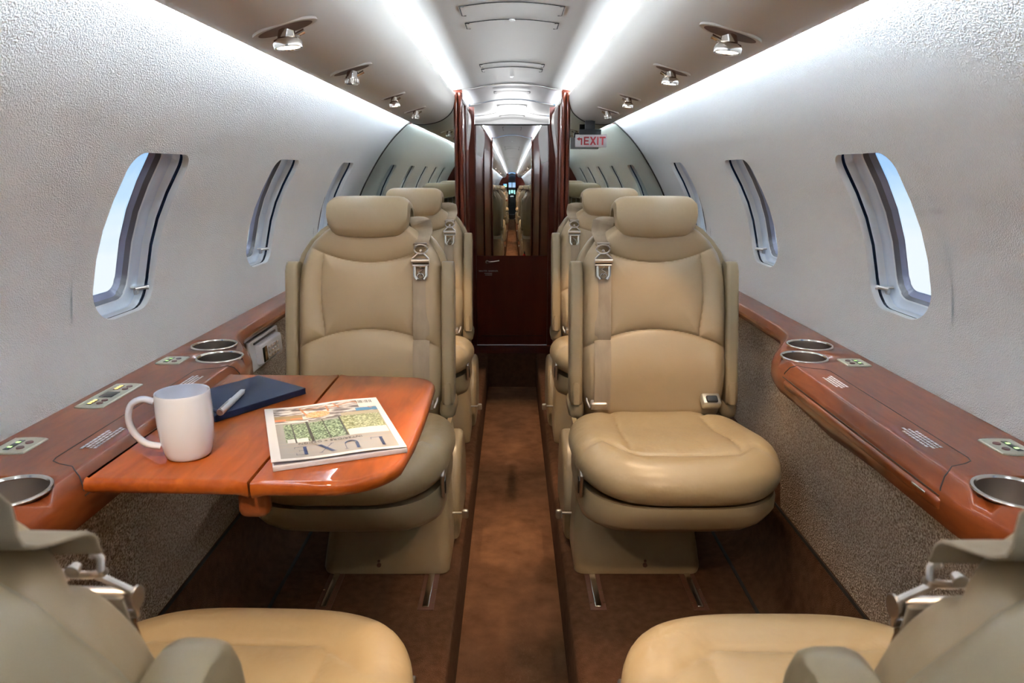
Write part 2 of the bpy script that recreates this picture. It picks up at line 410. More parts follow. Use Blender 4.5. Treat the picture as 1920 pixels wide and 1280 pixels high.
# lower side wall carpet
def side_panel(side, y0, y1, xt, xb, zt, zb):
    mb = MB(); mb.loft([[(side * xt, y, zt), (side * xb, y, zb), (side * (xb + .03), y, zb), (side * (xt + .05), y, zt)] for y in (y0, y1)]); return mb
for s, n in ((-1, 'left'), (1, 'right')):
    a = side_panel(s, YF, 1.775, .712, .752, .64, .245)
    b = side_panel(s, 1.775, YB, .782, .80, .70, .20); a.add(b.v, b.f)
    tag(a.build('baseboard_' + n, M['tweed'], smooth=False), 'tan looped carpet on the lower %s side wall' % n, kind='structure')

# ------------------------------------------------------------------ wooden side ledges
def crest(y): return interp([(-1, .766), (.58, .766), (.70, .742), (.78, .70), (.86, .656), (.90, .650), (1.58, .650), (1.66, .664), (1.74, .700), (1.80, .735), (1.86, .758), (1.95, .766), (4, .766)], y)
def belly(y): return interp([(-1, .772), (.60, .772), (.80, .76), (1.0, .722), (1.10, .697), (1.20, .678), (1.36, .668), (1.50, .674), (1.60, .690), (1.70, .712), (1.78, .740), (1.86, .772), (4, .772)], y)
def ledge_ring(side, y):
    c = crest(y); b = belly(y); k = sstep(1.78, 1.90, y)      # k=1: thin ledge
    def mx(p, q): return (p[0] + (q[0] - p[0]) * k, p[1] + (q[1] - p[1]) * k)
    P = [(.843, .7265), (c + .012, .7265), (c + .005, .7265), (c + .002, .7260), (c - .0005, .7246), (c - .0025, .7220), (c - .016, .703),
         mx((c - .019, .699), (c - .014, .71)), mx((min(c - .019, b - .02), .668), (c - .012, .700)), mx((min(c - .012, b - .012), .650), (c - .010, .692)), mx((b - .008, .628), (c - .006, .686)),
         mx((b, .618), (c, .682)), mx((b + .02, .614), (c + .01, .68)), (.80, interp([(0, .614), (1, .68)], k)), (.836, interp([(0, .614), (1, .68)], k))]
    return [(side * a, y, z) for a, z in P]
def bool_diff(o, cutters):
    for c in cutters:
        m = o.modifiers.new('b', 'BOOLEAN'); m.operation = 'DIFFERENCE'; m.object = c; m.solver = 'EXACT'
    dg = bpy.context.evaluated_depsgraph_get(); dg.update()
    me = bpy.data.meshes.new_from_object(o.evaluated_get(dg)); o.modifiers.clear(); o.data = me
    for c in cutters: bpy.data.objects.remove(c, do_unlink=True)
CUPS = [(.762, 1.722, .052), (.700, 1.604, .050), (.700, .885, .050)]
def ledge_line(side, pts, w=.0022, z=.0008):
    return [(side * a, y, b + z) for a, y, b in pts]
def text_rows(side, x0, x1, y0, y1, rows, z, mb, sk=.5):
    """fine illegible placard lettering : short white dashes in rows parallel to Y"""
    for r in range(rows):
        x = x0 + (x1 - x0) * (r + .5) / rows; y = y0 + random.random() * .008
        ye = y1 - random.random() * .02
        while y < ye:
            l = .004 + random.random() * .008
            mb.box((side * x, y + l / 2, z), (.0042, l, .0004)); y += l + .0022
for side, sn in ((-1, 'left'), (1, 'right')):
    ys = [YF, .3, .5, .58, .62, .66, .70, .74, .78, .82] + [.85 + .03 * i for i in range(40)] + [2.1, 2.6, 3.2, YB]
    root = empty('side_ledge', (side * .75, 1.4, .725), label='glossy cherry wood ledge running along the %s cabin wall' % sn, cat='ledge', group='side ledges')
    def T(mb): return mb.xf(Matrix.Translation((-side * .75, -1.4, -.725)))
    top = T(MB().loft([ledge_ring(side, y) for y in ys])).build('ledge_top', M['wood'], root, angle=38)
    cut = []
    for cx, cy, r in CUPS:
        m_ = MB(); m_.cyl((side * cx, cy, .625), (side * cx, cy, .80), r, n=40); cut.append(T(m_).build('cutter', M['black'], root))
    for c in cut: c.parent = None; c.location = root.location
    bpy.context.view_layer.update()
    bool_diff(top, cut)
    # lid gap lines
    zt = .7262
    back = [(.652, .958), (.664, .972), (.690, .982), (.706, .992), (.710, 1.004), (.710, 1.10), (.710, 1.30), (.710, 1.485), (.706, 1.496), (.69, 1.502), (.668, 1.512), (.652, 1.53)]
    pts = [(.633, .940, .690), (.633, .943, .705), (.641, .950, .7205)] + [(a, y, zt) for a, y in back] + [(.641, 1.536, .7205), (.633, 1.545, .705), (.633, 1.548, .690)]
    mb = MB(); mb.tube([(side * a, y, z) for a, y, z in pts], .0011, 6); T(mb).build('lid_gap', M['groove'], root)
    mb = MB(); mb.tube([(side * a, y, z) for a, y, z in ((.6318, .94, .694), (.6318, 1.2, .694), (.6318, 1.55, .694))], .0015, 6); T(mb).build('leaf_gap', M['groove'], root)
    if side > 0:
        mb = MB(); mb.box((.634, 1.235, .681), (.014, .60, .020), .006, M=Matrix.Rotation(-.25, 4, 'Y')); T(mb).build('table_leaf', M['wood'], root)['label'] = 'edge of the folded table leaf stowed in its slot'
        mb = MB(); mb.box((.628, .985, .683), (.003, .036, .010), .001, M=Matrix.Rotation(-.25, 4, 'Y')); T(mb).build('leaf_latch', M['chrome'], root)
    mb = MB(); text_rows(side, .668, .696, 1.04, 1.13, 4, .7270, mb); T(mb).build('placard', M['white'], root, smooth=False)['label'] = 'fine white placard lettering'
    mb = MB(); text_rows(side, .668, .696, 1.36, 1.45, 4, .7270, mb); T(mb).build('placard', M['white'], root, smooth=False)['label'] = 'fine white placard lettering'
    # cup holders
    for i, (cx, cy, r) in enumerate(CUPS):
        lb = ['steel cup holder in the %s ledge closest to the wall', 'steel cup holder in the %s ledge, the inner one of the far pair', 'steel cup holder in the %s ledge beside the near seat back'][i] % sn
        c = empty('cup_holder', (side * cx, cy, .725), label=lb, cat='cup holder', group='cup holders in the ledges')
        n = 40; rings = []
        for rr, z in ((r, .003), (r + .004, .003), (r + .005, .001), (r + .004, -.0005)): rings.append([(rr * math.cos(2 * PI * j / n), rr * math.sin(2 * PI * j / n), z + .001) for j in range(n)])
        rings = rings[::-1] + [[((r - .0015) * math.cos(2 * PI * j / n), (r - .0015) * math.sin(2 * PI * j / n), .001) for j in range(n)]]
        MB().loft(rings, cap=False).build('rim', M['chrome'], c)
        rings = [[(rr * math.cos(2 * PI * j / n), rr * math.sin(2 * PI * j / n), z) for j in range(n)] for rr, z in ((r - .0015, .0), (r - .002, -.03), (r - .003, -.084), (r - .008, -.088))]
        m_ = MB(); m_.loft(rings, cap=False); m_.add(rings[-1], [list(range(n))]); m_.build('cup', M['steel2'], c)

# control panels on the ledges
def panel(x, y, ln, kind, label):
    root = empty('control_panel', (x, y, .7262), label=label, cat='control panel', group='switch panels in the ledges')
    sg = 1 if x > 0 else -1
    # bezel with bowed ends (long side along Y)
    P = []; hw, hl = .0275, ln / 2
    for k in range(9): t = k / 8 * 2 - 1; P.append((hw * t, hl + .004 * (1 - t * t)))
    for k in range(9): t = 1 - k / 8 * 2; P.append((hw * t, -hl - .004 * (1 - t * t)))
    rings = [[(a * s_, b * s2, z) for a, b in P] for s_, s2, z in ((1, 1, 0), (1, 1, .002), (.94, .97, .0035), (.86, .93, .0035), (.84, .92, .0028))]
    MB().loft(rings).build('bezel', M['bisque'], root, angle=30)
    xb = -sg * .010; xl = sg * .008
    if kind == 'big':
        bs = (-.053, -.036, .036, .053); MB().box((sg * .001, 0, .0034), (.026, .032, .0014), .0005).build('display', M['lcd'], root)
        lcds = ((-.046, .028), (.046, .028))
    else: bs = (-.012, .010); lcds = ((0, .040),)
    for yb in bs:
        MB().cyl((xb, yb, .0025), (xb, yb, .0045), .0062, .0056).build('button', M['btn'], root)
    for yl, l in lcds:
        MB().box((xl, yl, .0032), (.010, l, .001), .0003).build('indicator_bar', M['lcd'], root)
        ps = ((-.009, 'a'), (0, 'a'), (.009, 'a')) if kind == 'big' else ((-.010, 'g'), (.010, 'g'))
        m_ = MB()
        for p_, c_ in ps: m_.box((xl, yl + p_, .0038), (.006, .005, .0006))
        m_.build('indicator', M['amber'] if kind == 'big' else M['green'], root, smooth=False)
panel(-.797, 1.57, .056, 'small', 'small switch panel in the left ledge near the far cup holders')
panel(-.797, 1.31, .145, 'big', 'long switch panel with a dark display in the left ledge')
panel(-.798, 1.05, .060, 'small', 'small switch panel with green lights, nearest in the left ledge')
panel(.794, 1.551, .056, 'small', 'small switch panel in the right ledge near the far cup holders')
panel(.798, 1.045, .060, 'small', 'small switch panel at the right edge of the photo in the right ledge')

# handset panel on the left lower wall
hs = empty('cabin_handset', (-.768, 2.08, .628), label='white handset with a keypad set into the left side wall below the ledge', cat='handset')
Rz = Matrix.Rotation(math.radians(-3), 4, 'Y')
def hb(y, z, dy, dz, x, dx, r=.003): return MB().box((x, y, z), (dx, dy, dz), r).xf(Rz)
hb(0, 0, .250, .092, 0, .012, .005).build('wall_plate', M['handset'], hs)
hb(.010, -.004, .190, .062, .012, .022, .008).build('handset_body', M['handset'], hs)
hb(-.055, -.006, .036, .044, .0235, .001, .0002).build('screen', M['lcd'], hs)
hb(.000, .034, .19, .006, .007, .004, .001).build('slot', M['black'], hs)
for r_ in range(4):
    for c_ in range(3): hb(-.018 + r_ * .024, -.022 + c_ * .014, .014, .007, .024, .003, .001).build('key', M['steel'], hs)

# ------------------------------------------------------------------ seats
AN = math.radians(12); SA, CA = math.sin(AN), math.cos(AN)
def bp(x, h, t):        # backrest frame: x across, h up the back, t toward the sitter
    return (x, h * SA - t * CA, .43 + h * CA + t * SA)
def wpad(h): return interp([(-.03, .195), (0, .210), (.05, .222), (.12, .228), (.3, .229), (.40, .226), (.45, .218), (.49, .203), (.525, .180), (.555, .148), (.575, .118), (.59, .08)], h)
def wshell(h): return interp([(-.14, .195), (-.10, .215), (0, .240), (.2, .251), (.36, .251), (.44, .243), (.49, .226), (.53, .199), (.565, .165), (.59, .125), (.605, .08)], h)
def edgeT(e, R): return 1.0 if e >= R else math.sqrt(max(0.0, 1 - ((R - e) / R) ** 2))
def s1(x): return .458 + .058 * (x / .2) ** 2
def s2(x): return .254 - .062 * (x / .225) ** 2
def s3(h): return .137 + .012 * math.sin(PI * max(0, min(1, (h - .25) / .25)))
def pad_t(x, h):
    w_ = wpad(h); e = min((w_ - abs(x)) * .93, .60 - h, h + .035)
    d = min(abs(h - s1(x)) * .95, abs(h - s2(x)) * .93)
    if s2(x) - .001 < h < s1(x) + .001: d = min(d, abs(abs(x) - s3(h)))
    puff = .0145 * (1 - math.exp(-d / .020)) - .0032 * math.exp(-(d / .0028) ** 2)
    lum = .018 * math.exp(-((h - .13) / .11) ** 2) + .006 * sstep(.12, .22, abs(x)) * sstep(.5, .3, h)
    return (.052 + lum) * edgeT(max(0, e), .050) + puff * sstep(0, .03, e)
def pillow(mb, wf, h0, h1, tf, tb, nu, nv):
    for fn in (tf, tb):
        def g(u, v, fn=fn):
            h = h0 + (h1 - h0) * v; x = (u * 2 - 1) * wf(h); return bp(x, h, fn(x, h, u, v))
        mb.grid(g, nu, nv)
    return mb
def seat_outline(t, n_=3.3, rx=.262, ry=.295, cx=.014, cy=-.300, k=1.0):
    c, s = math.cos(t), math.sin(t)
    nn = n_ if s > 0 else 3.3
    r = (abs(c) ** nn + abs(s) ** nn) ** (-1 / nn)
    return cx + rx * r * c * k, cy + ry * r * s * k
def cush_top(x, y):
    z = .440 + .036 * sstep(-.18, -.43, y) + .020 * min(1, (abs(x - .014) / .22)) ** 3
    ys = -.475 + .9 * max(0, abs(x) - .13) ** 1.0 * 1.0
    d = abs(y - ys) * .85
    if y > ys: d = min(d, abs(abs(x) - (.135 - .10 * (y + .3) * .3)))
    d2 = abs(y + .05)
    d = min(d, d2)
    return z + .010 * (1 - math.exp(-d / .022)) - .0032 * math.exp(-(d / .003) ** 2)
MESH = {}
def seat_meshes(sg):
    """all meshes of one seat; sg=+1 : aisle side is +x, facing -y"""
    D = {}
    def fin(key, mb, m, **k): D[key] = mb.flipx(sg).mesh(key, m, **k)
    mb = MB(); pillow(mb, wpad, -.03, .595, lambda x, h, u, v: pad_t(x, h) if 0 < u < 1 and 0 < v < 1 else 0, lambda x, h, u, v: 0, 150, 200)
    fin('backrest_pad', mb, M['leather'], weld=.0004, angle=75)
    def sh_e(x, h): return min((wshell(h) - abs(x)) * .93, .615 - h, h + .15)
    def sh_b(x, h, u, v):
        if not (0 < u < 1 and 0 < v < 1): return -.012
        e = sh_e(x, h); g = -.004 * math.exp(-((e - .050) / .0035) ** 2) + .004 * sstep(.050, .065, e)
        return -.012 - (.088 * edgeT(max(0, e), .085) + g)
    def sh_f(x, h, u, v):
        if not (0 < u < 1 and 0 < v < 1): return -.012
        return -.012 + .014 * edgeT(max(0, sh_e(x, h)), .012)
    mb = MB(); pillow(mb, wshell, -.14, .605, sh_f, sh_b, 90, 120)
    fin('back_shell', mb, M['shell'], weld=.0004, angle=70)
    # headrest
    prof = [(.060, .538), (.082, .543), (.094, .562), (.098, .592), (.096, .620), (.086, .643), (.062, .658), (.02, .664), (-.02, .662), (-.050, .648), (-.060, .625), (-.062, .595),
            (-.050, .595), (-.048, .618), (-.036, .636), (-.010, .644), (.016, .640), (.032, .622), (.038, .595), (.042, .560), (.048, .543)]
    rings = []
    xs = [i / 12 for i in range(-12, 13)]
    for q in xs:
        a = abs(q); k = 1 - .30 * (max(0, a - .70) / .30) ** 2.6; x = q * .122; ring = []
        for t, h in prof:
            hh = .606 + (h - .606) * k; sag = -.010 * (1 - a * a) * sstep(.60, .53, h)
            ring.append(bp(x * (1 - .05 * sstep(.60, .52, h)), hh + sag, t - .012 * a * a * (1 if t > 0 else 0)))
        rings.append(ring)
    mb = MB(); mb.loft(rings); fin('headrest', mb, M['leather'], angle=50)
    mb = MB(); mb.box(bp(.0, .60, -.004), (.21, .05, .075), .01, M=Matrix.Rotation(-AN, 4, 'X')); fin('headrest_mount', mb, M['black'])
    # seat cushion
    NT = 128; rings = []; R = .068
    for i in range(1, 41):
        k = i / 40
        rings.append([(*(lambda p: (p[0], p[1], cush_top(*p)))(seat_outline(2 * PI * j / NT, k=k * (1 - R / .28))),) for j in range(NT)])
    for i in range(1, 15):
        f = 2.25 * i / 14; ring = []
        for j in range(NT):
            t = 2 * PI * j / NT; k0 = (1 - R / .28); p0 = seat_outline(t, k=k0); p = seat_outline(t, k=k0 + (R / .28) * math.sin(f))
            ring.append((p[0], p[1], cush_top(*p0) - R * .82 * (1 - math.cos(f))))
        rings.append(ring)
    mb = MB(); c = (.014, -.30, cush_top(.014, -.30)); n0 = len(mb.v)
    mb.loft(rings, cap=False); mb.add([c] + rings[0], [[0, j + 1, (j + 1) % NT + 1] for j in range(NT)]); mb.add(rings[-1], [list(range(NT))])
    fin('seat_cushion', mb, M['leather_c'], weld=.0003, angle=70)
    # tub under the cushion
    rings = []
    for k, z, ox, oy in ((.70, .385, 0, 0), (.955, .398, 0, 0), (.97, .385, 0, 0), (.968, .365, .001, .0), (.95, .340, .010, .006), (.915, .322, .018, .014), (.86, .314, .024, .022), (.5, .312, .03, .05)):
        ring = []
        for j in range(64):
            t = 2 * PI * j / 64; x, y = seat_outline(t, k=k, n_=3.3) if z > .37 else tuple(a * .5 + b * .5 for a, b in zip(seat_outline(t, k=k, n_=3.3), (lambda c_, s_: (.014 + .262 * k * max(-.93, min(.93, c_ * 1.15)), -.30 + .295 * k * max(-.93, min(.93, s_ * 1.15))))(math.cos(t), math.sin(t))))
            rise = .022 * sstep(-.46, -.28, y) * (1 if z > .36 else .3) * (1 if k > .9 else 0)
            ring.append((x + ox, y + oy, z - .012 + rise))
        rings.append(ring)
    mb = MB(); mb.loft(rings); fin('seat_tub', mb, M['shell'], angle=60)
    # front pocket line under the cushion
    # pedestal
    def prect(x0, x1, y0, y1, z, ch=.03):
        P = []
        for cx, cy, a0 in ((x1 - ch, y1 - ch, 0), (x0 + ch, y1 - ch, 90), (x0 + ch, y0 + ch, 180), (x1 - ch, y0 + ch, 270)):
            for k in range(5): a = math.radians(a0 + 22.5 * k); P.append((cx + ch * math.cos(a), cy + ch * math.sin(a), z))
        return P
    rings = [prect(-.118, .250, -.245, .30, .004, .028), prect(-.122, .252, -.248, .30, .02, .030), prect(-.118, .253, -.238, .29, .06, .035), prect(-.108, .250, -.215, .28, .14, .045),
             prect(-.095, .243, -.190, .27, .22, .055), prect(-.085, .235, -.165, .26, .28, .06), prect(-.08, .23, -.15, .25, .335, .06)]
    mb = MB(); mb.loft(rings); fin('pedestal', mb, M['shell'], angle=50)
    mb = MB(); P = [(p.x, p.y) for p in spline([(-.075, .02, 0), (-.075, .10, 0), (-.045, .18, 0), (.01, .25, 0), (.09, .295, 0), (.20, .29, 0), (.25, .22, 0), (.27, .10, 0), (.27, .02, 0)], 5)]
    mb.loft([[(x_, .10 + (a - .10) * k_, .14 + (b - .14) * k_) for a, b in P] for x_, k_ in ((.235, 1), (.252, 1), (.260, .985), (.266, .95), (.270, .88), (.271, .7))]); fin('side_cover', mb, M['shell'], angle=30)
    mb = MB(); mb.cyl((.250, -.10, .125), (.292, -.10, .125), .004); mb.box((.290, -.10, .122), (.020, .016, .030), .006); fin('adjust_lever', mb, M['nickel'])
    mb = MB(); mb.cyl((.045, -.2455, .035), (.045, -.2500, .035), .0065); mb.cyl((.045, -.246, .048), (.045, -.2485, .048), .004); fin('access_plug', mb, M['brownp'])
    # latch in the tub side
    mb = MB(); mb.box((.262, -.455, .395), (.010, .036, .070), .004, M=Matrix.Rotation(.25, 4, 'X')); fin('latch_plate', mb, M['steel'])
    mb = MB(); mb.box((.2675, -.455, .390), (.004, .022, .040), .002, M=Matrix.Rotation(.25, 4, 'X')); fin('latch_recess', mb, M['black'])
    # arms (raised alongside the back)
    for key, xx in (('armrest_in', .238), ('armrest_out', -.240)):
        rings = []
        for h, k in ((.020, .70), (.022, .85), (.030, 1), (.12, 1), (.25, 1), (.38, 1), (.430, 1), (.447, .93), (.458, .75), (.463, .45)):
            P = rrect(.0195 * (k if k > .8 else .8 + .2 * k), .045 * k, .012); rings.append([bp(xx + a, h, .012 + b) for a, b in P])
        mb = MB(); mb.loft(rings); fin(key, mb, M['shell'], angle=50)
        rings = []
        for h, k in ((.022, .7), (.026, 1), (.074, 1), (.084, .9), (.089, .6)):
            rings.append([bp(xx + a * k, h, .036 + b) for a, b in rrect(.0125, .026, .008)])
        mb = MB(); mb.loft(rings); fin(key + '_knob', mb, M['shell'], angle=50)
    mb = MB(); mb.box((.236, .02, .44), (.050, .12, .06), .02); fin('hinge_in', mb, M['shell']); mb = MB(); mb.box((-.238, .02, .44), (.050, .12, .06), .02); fin('hinge_out', mb, M['shell'])
    # shoulder belt : wide strap from behind the headrest over the shoulder, hardware, strap down to the cushion
    xb = .163
    def surf(x, h, off=.004): return bp(x, h, pad_t(x, h) + off)
    P = [bp(-.02, .580, -.098), bp(.040, .596, -.088), bp(.090, .608, -.066), bp(.128, .606, -.034), bp(.150, .588, .012), surf(.156, .560, .010), surf(.158, .530, .010), surf(.159, .508, .008)]
    Sd = [(0, 1, .25), (.1, 1, .2), (.45, .9, .05), (.8, .6, .0), (1, .15, 0), (1, 0, 0), (1, 0, 0), (1, 0, 0)]
    PP = spline(P, 5); SS = [v for v in spline(Sd, 5)]
    mb = MB(); mb.ribbon(PP, SS, [.066 - .018 * sstep(.7, 1, i / (len(PP) - 1)) for i in range(len(PP))], .0030); fin('shoulder_strap', mb, M['belt'], angle=45)
    P = [surf(.159 + .004 * sstep(.4, 0, h), h, .0035) for h in [.47 - .46 * i / 24 for i in range(25)]]
    mb = MB(); mb.ribbon(P, (1, 0, 0), .050, .0035); fin('lap_strap', mb, M['belt'], angle=45)
    mb = MB(); c = surf(.159, .492, .014)
    def hp(a, b, d=0): p = surf(.159, .47 + b * 1.0 - .0, .012 + d); return (p[0] + a, p[1], p[2])
    mb.tube([hp(.020 * math.cos(t), .026 + .014 * math.sin(t)) for t in [2 * PI * k / 18 for k in range(18)]], .0026, 8, closed=True)
    mb.tube([hp(-.014, .032), hp(-.018, .044), hp(.018, .044), hp(.014, .032)], .0025, 8)
    mb.cyl(hp(0, .022, -.001), hp(0, .022, .005), .0045, .003)
    mb.tube([hp(-.008, .014), hp(-.024, -.002), hp(-.025, -.022), hp(.025, -.022), hp(.024, -.002), hp(.008, .014)], .0026, 8)
    mb.cyl(hp(-.026, -.010, .002), hp(.026, -.010, .002), .0062); mb.cyl(hp(-.027, -.010, .002), hp(-.025, -.010, .002), .0075); mb.cyl(hp(.025, -.010, .002), hp(.027, -.010, .002), .0075)
    fin('belt_buckle', mb, M['steel'])
    mb = MB()
    for a in (-.018, .018): mb.ribbon([hp(a, -.022, .0), hp(a, -.055, .001), hp(a * .6, -.066, .001)], (1, 0, 0), .007, .003)
    mb.ribbon([hp(-.022, -.026, .0), hp(.022, -.026, .0)], (0, 0, 1), .010, .003)
    mb.tube([hp(-.004, -.028), hp(.006, -.036), hp(-.006, -.044), hp(.002, -.052)], .002, 6)
    mb.tube([hp(.010 * math.cos(t), -.056 + .009 * math.sin(t)) for t in [2 * PI * k / 14 for k in range(14)]], .0022, 6, closed=True)
    fin('belt_tongue', mb, M['chrome'])
    mb = MB(); mb.box((.172, -.065, .468), (.050, .022, .026), .004, M=Matrix.Rotation(.5, 4, 'X')); mb.tube([(.198, -.06, .456), (.206, -.05, .474), (.206, -.03, .486), (.196, -.03, .47)], .004); fin('belt_anchor', mb, M['steel'])
    mb = MB(); mb.box((-.162, -.085, .487), (.056, .042, .030), .007, M=Matrix.Rotation(.55, 4, 'X')); mb.ribbon([(-.165, -.075, .478), (-.170, -.03, .455)], (1, 0, 0), .044, .01); fin('lap_buckle', mb, M['nickel'])
    mb = MB(); mb.box((-.162, -.096, .494), (.034, .024, .020), .005, M=Matrix.Rotation(.55, 4, 'X')); fin('lap_buckle_slot', mb, M['black'])
    # metal slider behind the headrest (seen from behind)
    mb = MB(); mb.tube([bp(.055 + a, .575 + b, -.106) for a, b in ((-.012, -.030), (.016, -.026), (.016, .030), (-.012, .028), (-.012, -.030))], .003, 8); fin('strap_slider', mb, M['steel'])
    return D
def seat(sg, loc, rz, label, group, first):
    root = empty('passenger_chair', loc, rz, label=label, cat='seat', group=group)
    D = MESH.setdefault(sg, None) or MESH.__setitem__(sg, seat_meshes(sg)) or MESH[sg]
    def p(n, key=None, par=root): return link(n, D[key or n], par)
    p('pedestal'); p('side_cover', None); p('adjust_lever'); p('access_plug'); tub = p('seat_tub'); p('latch_recess', None, p('latch_plate', None, tub))
    p('seat_cushion'); p('backrest', 'backrest_pad'); p('back_shell'); hr = p('headrest'); p('headrest_mount', None, hr)
    for k in ('armrest_in', 'armrest_out'): a = p('armrest', k); p('armrest_knob', k + '_knob', a)
    p('armrest_hinge', 'hinge_in'); p('armrest_hinge', 'hinge_out'); st = p('shoulder_strap'); p('strap_slider', None, st); p('lap_strap'); p('belt_buckle'); p('belt_tongue'); p('belt_anchor'); b = p('lap_buckle'); p('lap_buckle_slot', None, b)
    return root
SX = .436
G = 'beige leather cabin seats'
seat(1, (-SX, 2.07, 0), 0, 'beige leather seat behind the folding wooden table, facing the camera', G, 1)
seat(-1, (SX, 2.07, 0), 0, 'beige leather seat right of the aisle with its whole cushion in view', G, 1)
seat(1, (-SX, 3.08, 0), 0, 'beige leather seat in the back row left of the aisle by the wood pillar', G, 0)
seat(-1, (SX, 3.08, 0), 0, 'beige leather seat in the back row right of the aisle below the exit sign', G, 0)
seat(-1, (-.424, .42, 0), PI - .03, 'beige seat at the bottom left seen from behind, facing away', G, 0)
seat(1, (.424, .405, 0), PI, 'beige seat at the bottom right seen from behind, facing away', G, 0)

# seat tracks
def track(x, y0, y1, label):
    root = empty('seat_track', (x, (y0 + y1) / 2, 0), label=label, cat='seat track', group='steel seat tracks in the floor')
    l = y1 - y0
    MB().box((0, 0, .001), (.044, l + .02, .003), .001).build('track_bed', M['brownp'], root)
    m_ = MB(); m_.box((0, 0, .004), (.018, l, .006), .002)
    m_.build('rail', M['chrome'], root)
    m_ = MB()
    for s_ in (-1, 1):
        m_.cyl((s_ * .018, -l / 2 + .02, .002), (s_ * .018, -l / 2 + .02, .004), .003, n=10); m_.cyl((s_ * .018, -l / 2 + .08, .002), (s_ * .018, -l / 2 + .08, .004), .003, n=10)
    m_.build('screw', M['chrome'], root)
for x in (-.516, -.236, .236, .516):
    s_ = 'left' if x < 0 else 'right'; q_ = 'aisle side' if abs(x) < .3 else 'window side'
    track(x, 1.665, 2.66, 'steel seat track under the middle %s seat, %s' % (s_, q_)); track(x, 2.72, 3.6, 'steel seat track under the rear %s seat, %s' % (s_, q_))

# ------------------------------------------------------------------ folding table and the things on it
ZT = .733
tb = empty('folding_table', (-.39, 1.17, ZT), label='glossy cherry wood folding table opened out from the left ledge', cat='table')
def tab_poly(poly, name):
    cx = sum(p[0] for p in poly) / len(poly); cy = sum(p[1] for p in poly) / len(poly); rings = []
    for off, z in ((.012, -.024), (.004, -.021), (.000, -.014), (.001, -.006), (.005, -.001), (.010, 0)):
        ring = []
        for i, p in enumerate(poly):
            a, b = Vector(poly[i - 1]), Vector(poly[(i + 1) % len(poly)]); t = (b - a).normalized(); n_ = Vector((-t.y, t.x)); kx = .12 if -.38 < p[0] < -.368 else 1; ring.append((p[0] + n_.x * off * kx + .39, p[1] + n_.y * off - 1.17, z))
        rings.append(ring)
    return MB().loft(rings).build(name, M['wood_t'], tb, angle=50)
def arc(cx, cy, r, a0, a1, n=10): return [(cx + r * math.cos(math.radians(a0 + (a1 - a0) * k / n)), cy + r * math.sin(math.radians(a0 + (a1 - a0) * k / n))) for k in range(n + 1)]
inner_leaf = [(-.616, .918), (-.612, .911), (-.395, .903), (-.3735, .902), (-.3735, 1.436), (-.395, 1.437), (-.60, 1.444), (-.616, 1.440)]
outer_leaf = [(-.3705, .902), (-.35, .901), (-.30, .900)] + arc(-.262, 1.000, .101, 268, 345, 12) + [(-.158, 1.05), (-.156, 1.15), (-.156, 1.25)] + arc(-.222, 1.360, .064, 5, 85, 10) + [(-.30, 1.433), (-.35, 1.435), (-.3705, 1.436)]
tab_poly(inner_leaf, 'table_leaf'); tab_poly(outer_leaf, 'table_leaf')
MB().box((.0165, 0, -.020), (.05, .46, .012), .004).build('hinge_rail', M['wood'], tb)
MB().box((.012, -.235, -.045), (.045, .03, .045), .012).build('support_bracket', M['wood'], tb)
# small dark slot mouth where the table comes out of the ledge is the ledge gap itself
# mug
mg = empty('coffee_mug', (-.499, 1.000, ZT), label='white ceramic mug with a handle on the wooden table', cat='mug')
def lathe(prof, n=48): return [[(r * math.cos(2 * PI * j / n), r * math.sin(2 * PI * j / n), z) for j in range(n)] for r, z in prof]
outer = [(.026, 0), (.031, .001), (.0335, .004), (.0360, .012), (.0392, .030), (.0412, .055), (.0415, .080), (.0408, .098), (.0405, .103), (.0398, .1048), (.0385, .1045), (.0378, .102), (.0380, .08), (.0378, .055), (.036, .03), (.033, .012), (.025, .007), (.001, .0065)]
m_ = MB(); R_ = lathe([(r * .97, z * .99) for r, z in outer]); m_.loft(R_); m_.build('mug_body', M['mug'], mg, angle=60)
ang = math.radians(200); dx, dy = math.cos(ang), math.sin(ang)
hp_ = spline([(dx * r, dy * r, z) for r, z in ((.040, .092), (.055, .097), (.070, .090), (.076, .070), (.072, .048), (.058, .028), (.038, .020))], 6)
m_ = MB(); sd = Vector((-dy, dx, 0)); rings = []
for i, p in enumerate(hp_):
    t = (hp_[min(i + 1, len(hp_) - 1)] - hp_[max(i - 1, 0)]).normalized(); n_ = t.cross(sd); rings.append([p + sd * .0075 * math.cos(a) + n_ * .0048 * math.sin(a) for a in [2 * PI * k / 14 for k in range(14)]])
m_.loft(rings).build('mug_handle', M['mug'], mg, angle=60)
# notebook and pen
nb = empty('notebook', (-.523, 1.265, ZT), math.atan2(.158, .11) , label='navy blue soft cover notebook lying on the table behind the mug', cat='notebook')
MB().box((0, 0, .0112), (.196, .150, .0036), .0017).build('cover', M['navy'], nb)
MB().box((0, 0, .0020), (.196, .150, .0036), .0017).build('cover', M['navy'], nb)
m_ = MB(); m_.box((0, -.072, .0066), (.196, .006, .0125), .003); m_.build('spine', M['navy'], nb)
MB().box((-.001, .002, .0066), (.190, .142, .0060), .001).build('pages', M['navy'], nb)['label'] = 'dark page block'
MB().box((-.085, -.05, .0145), (.010, .045, .0030), .001).build('pen_loop', M['navy'], nb)
pn = empty('pen', (-.511, 1.208, ZT + .0130 + .0062), math.atan2(.118, -.006), label='silver white ballpoint pen lying on the navy notebook', cat='pen')
m_ = MB(); m_.cyl((-.066, 0, 0), (-.004, 0, 0), .0062); m_.build('cap', M['penw'], pn)
